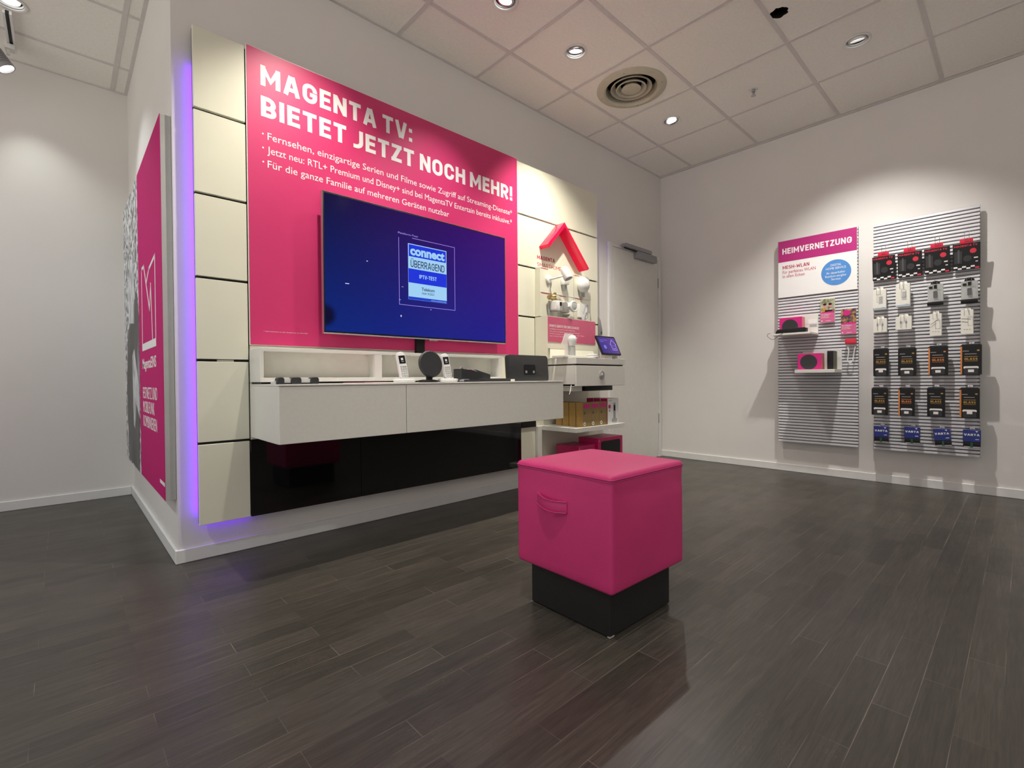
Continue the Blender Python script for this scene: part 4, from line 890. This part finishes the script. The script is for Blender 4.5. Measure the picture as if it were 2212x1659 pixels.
# ------------------------------------------------------------------ right wall: slat panels
def slat_panel(y_left, width, z0, z1, lab):
    t = thing('slat_panel', lab, 'slat panel', (XR, y_left, z0), RW, 'silver slat panels on the right wall')
    n = int(round((z1-z0)/0.0252)); p = (z1-z0)/n; b = B()
    prof = []
    for i in range(n):
        z = i*p; prof += [(-0.050, z+0.0005), (-0.0590, z+0.0015), (-0.0605, z+0.005), (-0.0575, z+p-0.0055), (-0.050, z+p-0.0045)]
    tm = bmesh.new(); A = [tm.verts.new((0, q[0], q[1])) for q in prof]; C = [tm.verts.new((width, q[0], q[1])) for q in prof]
    for i in range(len(prof)-1):
        f_ = tm.faces.new((A[i], C[i], C[i+1], A[i+1]))
    for f_ in tm.faces: f_.normal_update()
    b._add(tm, 0)
    # rear sheet and end profiles
    b.box(0, width, -0.050, -0.040, 0, z1-z0, m=0)
    s = b.done('slats', ['slat'], t)
    B().box(0.01, width-0.01, -0.0525, -0.0502, 0.004, z1-z0-0.004).done('groove_backing', 'groove', t)
    b = B()
    for i in range(n):
        z = i*p
        for xx in (0.0, width-0.0015):
            b.prism([(q[0], q[1]) for q in [(-0.050, z+0.0005), (-0.0590, z+0.0015), (-0.0605, z+0.005), (-0.0575, z+p-0.0055), (-0.050, z+p-0.0045)]], 0, 0.0015, mx=Matrix.Translation((xx, 0, 0)) @ Matrix(((0, 1, 0, 0), (1, 0, 0, 0), (0, 0, 1, 0), (0, 0, 0, 1))))
    b.done('end_caps', 'slat', t)
    B().box(0.05, 0.09, -0.04, 0, 0.1, z1-z0-0.1).box(width-0.09, width-0.05, -0.04, 0, 0.1, z1-z0-0.1).done('wall_rail', 'greyp', t)
    return t
slat_panel(-1.172, 0.590, 0.283, 2.058, 'narrower left slat panel with the home network header poster')
slat_panel(-1.862, 0.599, 0.280, 2.045, 'right slat panel hung with four columns of packaged accessories')
SX = XR-0.062      # slat front plane

t = thing('header_poster', 'magenta and white home network header at the top of the left slat panel', 'poster', (SX, -1.178, 1.555), RW)
B().box(0, 0.579, -0.006, 0, 0, 0.496).done('sheet', 'letter', t)
B().box(0.001, 0.578, -0.0068, -0.0061, 0.311, 0.495).done('magenta_band', 'purple', t)
b = B(); add_caps(b, 'HEIMVERNETZUNG', 0.034, 0.378, 0.510, 0.050, y=-0.0069, w=0.20); b.done('header_title', 'letter', t)
b = B(); add_caps(b, 'MESH-WLAN', 0.036, 0.247, 0.207, 0.030, y=-0.0061, w=0.17); add_text(b, 'Für perfektes WLAN', 0.036, 0.207, 0.254, 0.026, y=-0.0061); add_text(b, 'in allen Ecken', 0.036, 0.171, 0.172, 0.026, y=-0.0061); b.done('header_text', 'redtxt', t)
b = B().disc(0.435, 0.157, 0.109, 0.109, -0.0065, -0.0061, m=1).disc(0.435, 0.157, 0.105, 0.105, -0.0072, -0.0066, m=0)
for s_, z, wd, wg in (('DIGITAL', 0.211, 0.075, 0), ('HOME SERVICE', 0.184, 0.14, 0), ('Ihr dauerhafter', 0.148, 0.13, 0), ('Rundum-sorglos-', 0.121, 0.15, 0), ('Service', 0.095, 0.065, 0)): add_text(b, s_, 0.435, z, wd, 0.017, y=-0.0073, weight=wg, m=1, anchor='C')
b.done('blue_sticker', ['blue', 'letter'], t)

def bracket_shelf(y_left, z, wd, hp, depth, lab, th=0.015):
    t = thing('bracket_shelf', lab, 'shelf', (SX, y_left, z), RW)
    B().box(0, wd, -0.006, 0, 0.0, hp, bev=0.001, seg=1).done('back_plate', 'white', t)
    B().box(0, wd, -depth, -0.0062, 0, th, bev=0.001, seg=1).done('shelf_board', 'white', t)
    return t
bracket_shelf(-1.198, 1.208, 0.287, 0.180, 0.225, 'upper white bracket shelf with a black router, on the left slat panel')
bracket_shelf(-1.370, 0.888, 0.283, 0.182, 0.225, 'lower white bracket shelf with a magenta speaker box, on the left slat panel', 0.027)
S1, S2 = 1.2232, 0.9152
def speaker_box(x, y, z, w_, h, d, cz_, lab):
    t = thing('speaker_box', lab, 'box', (x, y, z), RW, 'magenta boxes with a dark disc')
    B().box(0, w_, 0, d, 0, h, bev=0.001, seg=1).done('carton', 'magenta', t)
    pts = [(w_*0.47+0.062*math.cos(a), max(0.002, cz_+0.062*math.sin(a))) for a in [2*PI*i/40 for i in range(40)]]
    B().prism(pts, -0.001, -0.0002).done('disc_picture', 'dark', t)
    B().box(w_+0.0001, w_+0.0008, 0.004, d-0.004, 0.004, h-0.004).box(w_+0.0009, w_+0.0014, 0.01, 0.03, 0.01, 0.05, m=1).box(w_+0.0009, w_+0.0014, 0.05, 0.07, 0.01, 0.05, m=1).done('side_print', ['palepink', 'orange'], t)
speaker_box(4.155, -1.222, S1, 0.172, 0.140, 0.085, 0.062, 'magenta box with a dark disc behind the black router')
speaker_box(4.105, -1.377, S2, 0.170, 0.132, 0.09, 0.062, 'magenta box with a dark disc, on the lower bracket shelf')
t = thing('router', 'long flat black router on the upper bracket shelf with its cable loose', 'router', (4.065, -1.216, S1), RW)
B().prism([(0, 0), (0.228, 0.0), (0.228, 0.038), (0.220, 0.041), (0.025, 0.037), (0.012, 0.030)], 0.0, 0.075, bev=0.003).done('body', 'black', t)
B().tube([(0.19, 0.075, 0.02), (0.175, 0.070, 0.045), (0.155, 0.07, 0.052), (0.14, 0.06, 0.042)], 0.002).tube(cr([(0.075, -0.004, 0.012), (0.06, -0.02, -0.005), (0.03, -0.022, -0.02), (0.005, -0.02, -0.042), (-0.02, -0.016, -0.045), (-0.045, -0.01, -0.03), (-0.06, -0.004, -0.012), (-0.055, 0.0, 0.004), (-0.04, 0.004, 0.008)]), 0.0018).done('cable', 'black', t)
t = tag(B().box(0.214, 0.284-0.005, -0.0075, -0.0065, 0.098, 0.136, mx=Matrix.Translation((0, 0, 0))).box(0.225, 0.277, -0.0075, -0.0065, 0.072, 0.092, m=1).done('price_card', ['letter', 'greyink']), 'white price card stuck on the back plate of the upper bracket shelf', 'card'); t.location = (SX, -1.198, 1.208); t.rotation_euler = (0, 0, RW)
t = thing('router', 'upright black router at the right end of the lower bracket shelf', 'router', (4.13, -1.582, S2), RW)
B().box(0, 0.042, 0, 0.115, 0, 0.148, bev=0.002).done('body', 'black', t)
B().box(0.0422, 0.0428, 0.003, 0.112, 0.003, 0.145).done('side_print', 'olive', t)

def flyer(y, z, w_, h, lab, ph, who):
    t = thing('flyer_holder', lab, 'flyer holder', (SX-0.006, y, z), RW, 'flyer holders on the left slat panel')
    B().box(0, w_, -0.002, 0.0, 0, h).box(0, w_, -0.020, -0.0185, 0, h*0.4).box(0, w_, -0.020, 0, 0, 0.002).done('acrylic_holder', 'acryl', t)
    f = B().box(0.002, w_-0.002, -0.012, -0.0025, 0.003, h-0.002, m=0).done('flyer_stack', ['ivory'], t)
    B().box(0.002, w_-0.002, -0.0128, -0.0121, h*0.44, h-0.003).done('photo', ph, f)
    if who:
        b = B()
        for cxx in (0.033, 0.072): b.disc(cxx, h*0.70, 0.011, 0.014, -0.0136, -0.0129, m=1).disc(cxx, h*0.755, 0.012, 0.009, -0.0142, -0.0137, m=2)
        b.prism([(0.012, h*0.44), (0.05, h*0.44), (0.045, h*0.60), (0.018, h*0.60)], -0.0134, -0.0129, m=0).box(0.035, 0.085, -0.0146, -0.0137, h*0.46, h*0.52, m=2)
        b.done('couple_picture', ['goldink', 'palepink', 'black'], f)
    else:
        B().disc(0.042, h*0.83, 0.027, 0.022, -0.0142, -0.0129).done('magenta_badge', 'magenta', f)
    b = B().prism([(0.002, 0.003), (w_-0.002, 0.003), (w_-0.002, h*0.45), (w_*0.6, h*0.47), (0.002, h*0.43)], -0.0134, -0.0129, m=0)
    for k_, (s_, wd) in enumerate((('Das Zuhause', 0.062), ('mit schnellem', 0.052), ('Internet', 0.055))): add_text(b, s_, 0.008, h*0.33-k_*0.013, wd*w_/0.1, 0.008, y=-0.0135, m=1, weight=0.01)
    b.disc(0.013, 0.016, 0.005, 0.005, -0.0140, -0.0135, m=1).box(0.04, 0.075, -0.0140, -0.0135, 0.014, 0.017, m=1)
    b.done('magenta_text_area', ['magenta', 'letter'], f)
flyer(-1.503, 1.303, 0.105, 0.202, 'flyer holder with a couple pictured, beside the upper bracket shelf', 'photo1', True)
flyer(-1.648, 1.195, 0.106, 0.210, 'flyer holder with an evening street picture, right edge of the left slat panel', 'photo2', False)
t = thing('cable_clip', 'red capped hook with a white U shaped strap under the flyers', 'hook', (SX-0.004, -1.683, 0.965), RW)
B().rrect(0, 0.074, 0.152, 0.193, 0.008, -0.045, -0.012, bev=0.002).done('red_cap', 'red', t)
B().rrect(0.004, 0.07, 0.108, 0.156, 0.004, -0.030, -0.024).box(0.02, 0.055, -0.024, 0, 0.12, 0.15).done('clear_body', 'acryl', t)
B().tube(cr([(0.018, -0.034, 0.128), (0.020, -0.034, 0.112), (0.024, -0.034, 0.10), (0.020, -0.034, 0.06), (0.016, -0.034, 0.03), (0.020, -0.034, 0.010), (0.034, -0.034, 0.0), (0.048, -0.034, 0.010), (0.053, -0.034, 0.03), (0.058, -0.034, 0.07), (0.062, -0.034, 0.10), (0.066, -0.034, 0.112), (0.068, -0.034, 0.128)]), 0.004).tube([(0, -0.03, 0.112), (0.004, -0.03, 0.12)], 0.004).done('white_strap', 'plastic', t)

# ------------------------------------------------------------------ hanging goods on the right slat panel
def hook(y, z, length, lab, up=False, loop=True):
    t = thing('wire_hook', lab, 'hook', (SX, y, z), RW, 'wire hooks on the right slat panel')
    B().box(-0.014, 0.014, -0.006, 0.0, -0.012, 0.012, bev=0.001, seg=1).done('hook_plate', 'steel', t)
    B().tube([(0, -0.004, 0), (0, -length, 0.0), (0, -length-0.004, 0.006)], 0.0016, seg=6).done('prong', 'steel', t)
    l = length+0.012
    s = 1 if up else -1
    if loop: B().tube([(-0.012, -l, 0.0), (-0.012, -l-0.002, s*0.052), (0.012, -l-0.002, s*0.052), (0.012, -l, 0.0)], 0.0014, seg=6, closed=True).tube([(0, -0.004, 0.010), (0, -l, 0.010), (0, -l, 0)], 0.0013, seg=6).done('label_loop', 'steel', t)
order = ['leftmost', 'second from left', 'third from left', 'rightmost']
# first row: four black streaming cards
def tvcard(loc, rz_tilt, lab):
    t = thing('device_package', lab, 'package', loc, RW, 'black streaming device packages')
    R = Matrix.Translation((0, -0.008, 0)) @ Matrix.Rotation(math.radians(7), 4, 'X')
    B().box(-0.070, 0.070, -0.010, 0, -0.180, 0.0, bev=0.001, seg=1, mx=R).done('carton', 'black', t)
    B().box(-0.034, 0.034, -0.010, -0.004, -0.001, 0.033, bev=0.002, mx=R).box(-0.012, 0.012, -0.0108, -0.0101, 0.014, 0.019, mx=R, m=1).done('hang_tab', ['red', 'deeppink'], t)
    b = B(); add_caps(b, 'MAGENTA TV', -0.064, -0.022, 0.120, 0.013, y=-0.0102, mx=R, w=0.17); b.disc(0.034, -0.055, 0.017, 0.017, -0.0112, -0.0102, mx=R); b.done('red_print', 'red', t)
    b = B().box(-0.062, -0.022, -0.0110, -0.0102, -0.135, -0.05, mx=R, m=0).box(-0.045, -0.035, -0.0116, -0.0111, -0.13, -0.04, mx=R, m=1).lathe([(0, 0.001), (0.022, 0.001), (0.022, 0)], mx=R @ Matrix.Translation((0.005, -0.0105, -0.105)) @ Matrix.Rotation(PI/2, 4, 'X'), m=0, seg=24); b.done('device_picture', ['dark', 'dim'], t)
    b = B()
    for k in range(6):
        z = -0.163 if k % 2 == 0 else -0.174
        b.box(-0.066+k*0.022, -0.046+k*0.022, -0.0112, -0.0102, z-0.003, z+0.008, mx=R, m=1 if k == 5 else 0)
    b.box(0.038, 0.058, -0.0112, -0.0102, -0.108, -0.100, mx=R, m=0).box(0.046, 0.058, -0.0112, -0.0102, -0.133, -0.127, mx=R, m=0)
    b.done('logo_tiles', ['letter', 'red'], t)
    return t
p0 = None
for i, y in enumerate((-1.932, -2.087, -2.240, -2.394)):
    lab = f'black magenta-lettered device package on a red tab, {order[i]} of the top row'
    loc = (SX-0.030, y, 1.777)
    if p0 is None: p0 = tvcard(loc, 0, lab)
    else: dup(p0, loc, (0, 0, RW + (0, 0.03, -0.02, 0.05)[i]), lab)
    hook(y-0.004, 1.802, 0.048, f'wire hook with raised loop above the {order[i]} black device package', True)
# second row
def white_box(w_, h, d, lab, loc, kind):
    t = thing('cable_package', lab, 'package', loc, RW, 'white cable packages')
    B().box(-w_/2, w_/2, -d, 0, -h, 0, bev=0.001, seg=1).prism([(-w_*0.3, 0), (w_*0.3, 0), (w_*0.25, 0.018), (-w_*0.25, 0.018)], -d*0.55, -d*0.5).done('carton', 'ivory', t)
    if kind == 'a':
        B().box(-0.004, 0.022, -d-0.0008, -d-0.0001, -h*0.72, -h*0.35, m=0).prism([(-0.03, -h*0.9), (0.035, -h*0.84), (0.035, -h*0.87), (-0.03, -h*0.93)], -d-0.0009, -d-0.0002, m=1).done('charger_picture', ['cardgrey', 'letter'], t)
        B().box(-w_/2+0.001, w_/2-0.001, -d-0.0009, -d-0.0001, -h+0.006, -h+0.011, m=0).box(w_*0.18, w_*0.42, -d-0.0012, -d-0.0010, -h+0.007, -h+0.014, m=0).done('blue_stripe', 'skyblue', t)
    elif kind == 'c':
        b = B()
        for x in (-0.016, 0.016): b.rrect(x-0.005, x+0.005, -h*0.56, -h*0.36, 0.002, -d-0.001, -d-0.0001).box(x-0.0012, x+0.0012, -d-0.0009, -d-0.0001, -h*0.85, -h*0.2)
        b.done('plug_picture', 'greyp', t)
    else:
        b = B()
        s = -1 if kind == 'e' else 1
        b.prism([(-0.028, -h*0.40+s*0.012), (0.018, -h*0.30-s*0.012), (0.018, -h*0.33-s*0.012), (-0.028, -h*0.43+s*0.012)], -d-0.0009, -d-0.0001).prism([(-0.028, -h*0.52+s*0.012), (0.005, -h*0.45-s*0.008), (0.005, -h*0.48-s*0.008), (-0.028, -h*0.55+s*0.012)], -d-0.0009, -d-0.0001)
        for k in (-1, 0, 1): b.rrect(k*0.014-0.004, k*0.014+0.004, -h*0.81, -h*0.79, 0.001, -d-0.0009, -d-0.0001, seg=2)
        b.done('cable_picture', 'greyp' if s > 0 else 'greyink', t)
    return t
white_box(0.084, 0.150, 0.030, 'white charger package with a blue stripe, leftmost of the second row', (4.232, -1.910, 1.518), 'a')
white_box(0.084, 0.170, 0.034, 'white charger package with a blue stripe, second from left in the second row', (4.236, -2.051, 1.545), 'a')
def grey_blister(lab, loc):
    t = thing('charger_package', lab, 'package', loc, RW, 'grey car charger packages')
    R = Matrix.Rotation(math.radians(6), 4, 'X')
    B().box(-0.043, 0.043, -0.012, 0, -0.125, 0.0, bev=0.001, seg=1, mx=R).done('card', 'cardgrey', t)
    B().disc(0.0, 0.002, 0.026, 0.022, -0.009, -0.004, mx=R).done('hang_tab', 'black', t)
    B().box(-0.043, 0.043, -0.045, -0.0, -0.152, -0.126, bev=0.003, mx=R).done('tray', 'black', t)
    B().rrect(-0.011, 0.011, -0.098, -0.050, 0.004, -0.020, -0.0122, mx=R).box(-0.034, -0.014, -0.015, -0.0122, -0.03, -0.014, mx=R).box(-0.008, 0.008, -0.015, -0.0122, -0.03, -0.006, mx=R).done('charger', 'black', t)
    B().box(-0.041, 0.041, -0.0385, -0.0375, -0.125, -0.05, mx=R).done('clear_cover', 'acryl', t)
    return t
gb = grey_blister('grey charger package with black tray, third from left in the second row', (4.225, -2.233, 1.516))
dup(gb, (4.225, -2.411, 1.512), (0, 0, RW), 'grey charger package with black tray, rightmost of the second row')
white_box(0.084, 0.106, 0.028, 'square white cable package, leftmost of the third row', (4.232, -1.914, 1.298), 'c')
white_box(0.094, 0.100, 0.028, 'square white cable package, second from left in the third row', (4.232, -2.055, 1.302), 'c')
white_box(0.064, 0.160, 0.032, 'tall white package with pale cables, third from left in the third row', (4.232, -2.236, 1.302), 'e')
white_box(0.064, 0.168, 0.032, 'tall white package with dark cables, rightmost of the third row', (4.232, -2.400, 1.310), 'd')
for y, z, l, s_ in ((-1.910, 1.528, 0.085, 'leftmost white charger package'), (-2.051, 1.555, 0.09, 'second white charger package'), (-2.233, 1.528, 0.075, 'left grey charger package'), (-2.411, 1.524, 0.075, 'right grey charger package'), (-1.914, 1.308, 0.085, 'leftmost square white package'), (-2.055, 1.312, 0.085, 'second square white package'), (-2.236, 1.312, 0.09, 'tall white package with pale cables'), (-2.400, 1.320, 0.09, 'tall white package with dark cables')):
    hook(y, z, l, f'wire hook holding the {s_}')
# glass protector packs
def glass(w_, h, lab, loc, side, kind):
    t = thing('glass_package', lab, 'package', loc, RW, 'black screen glass packages')
    d = 0.03
    B().box(-w_/2, w_/2, -d, 0, -h, 0.0, bev=0.0012, seg=1).box(-w_/2+0.006, w_/2-0.006, -d+0.002, -0.002, 0.0, 0.006).done('carton', 'black', t)
    b = B()
    add_caps(b, 'GLASS', 0.0, -h*0.51, w_*0.62, 0.015, y=-d-0.0002, w=0.2, anchor='C'); b.box(-w_*0.31, w_*0.31, -d-0.0008, -d-0.0001, -h*0.40, -h*0.385).box(-w_*0.31, w_*0.31, -d-0.0008, -d-0.0001, -h*0.55, -h*0.54)
    b.disc(w_*0.34, -h*0.19, 0.007, 0.005, -d-0.0008, -d-0.0001)
    b.done('gold_print', side if side == 'orange' else 'goldink', t)
    b = B().box(-w_*0.40, -w_*0.10, -d-0.0008, -d-0.0001, -h*0.215, -h*0.195, m=0).box(-w_*0.30, w_*0.26, -d-0.0008, -d-0.0001, -h*0.315, -h*0.295, m=0)
    b.done('small_print', 'greyink', t)
    b = B().rrect(-w_*0.36, w_*0.36, -h*0.81, -h*0.72, 0.008, -d-0.0009, -d-0.0001, m=0, seg=4).rrect(-w_*0.34, w_*0.34, -h+0.002, -h*0.78, 0.008, -d-0.0016, -d-0.0010, m=1, seg=4).box(-w_*0.14, w_*0.14, -d-0.0024, -d-0.0017, -h*(0.92 if kind else 0.87), -h*(0.83 if kind else 0.76), m=0)
    b.done('phone_picture', ['letter', 'dark'], t)
    if side: B().box(-w_/2-0.0006, -w_/2+0.008, -d-0.0007, -0.002, -h+0.002, -0.010).done('edge_stripe', 'orange', t)
    return t
ge = [(-1.919, 1.063, 0.094, None, False), (-2.075, 1.062, 0.104, None, True), (-2.249, 1.066, 0.104, 'orange', True), (-2.420, 1.067, 0.106, 'goldink', True)]
gf = [(-1.911, 0.763, 0.100, None, True), (-2.072, 0.763, 0.093, 'orange', True), (-2.237, 0.767, 0.096, None, True), (-2.413, 0.766, 0.100, 'goldink', False)]
for row, lst in (('upper', ge), ('lower', gf)):
    for i, (y, z, w_, sd, kd) in enumerate(lst):
        extra = ' with an orange edge' if sd else ''
        glass(w_, 0.205, f'black screen glass package{extra}, {order[i]} of the {row} black row', (4.232, y, z), sd, kd)
        hook(y, z+0.012, 0.07, f'wire hook above the {order[i]} package of the {row} black row', loop=False)
# battery packs
def battery(lab, loc, rot):
    t = thing('battery_package', lab, 'package', loc, RW, 'blue battery packages')
    t.rotation_euler = (0, 0, RW)
    R = Matrix.Rotation(rot, 4, 'Y')
    B().box(-0.045, 0.045, -0.030, 0.0, -0.082, 0.0, bev=0.001, seg=1, mx=R).prism([(-0.045, -0.010), (-0.02, 0.0), (-0.045, 0.0)], -0.031, -0.0302, mx=R).done('blue_card', 'navy', t)
    b = B(); add_caps(b, 'VARTA', 0.0, -0.040, 0.078, 0.014, y=-0.0302, w=0.2, anchor='C', mx=R); b.prism([(0.018, -0.006), (0.032, -0.006), (0.025, -0.016)], -0.0308, -0.0302, mx=R); b.box(0.018, 0.036, -0.0308, -0.0302, -0.066, -0.062, mx=R); b.done('brand_print', 'letter', t)
    B().box(-0.044, 0.044, -0.032, -0.001, -0.122, -0.083, bev=0.003, mx=R).done('blister', 'black', t)
    B().tube([(0.0, -0.033, -0.118), (0.0, -0.033, -0.086)], 0.008, mx=R, seg=10).done('cells', 'green', t)
    B().box(-0.040, 0.044, -0.034, -0.0322, -0.120, -0.114, mx=R).done('silver_edge', 'silver', t)
    return t
for i, (y, z, rt) in enumerate(((-1.920, 0.470, 0.0), (-2.104, 0.476, 0.0), (-2.266, 0.474, -0.10), (-2.424, 0.478, 0.0))):
    battery(f'blue battery package, {order[i]} of the bottom row' + (', hanging askew' if rt else ''), (4.232, y, z), rt)
    hook(y, z+0.006, 0.06, f'wire hook above the {order[i]} blue battery package', loop=False)
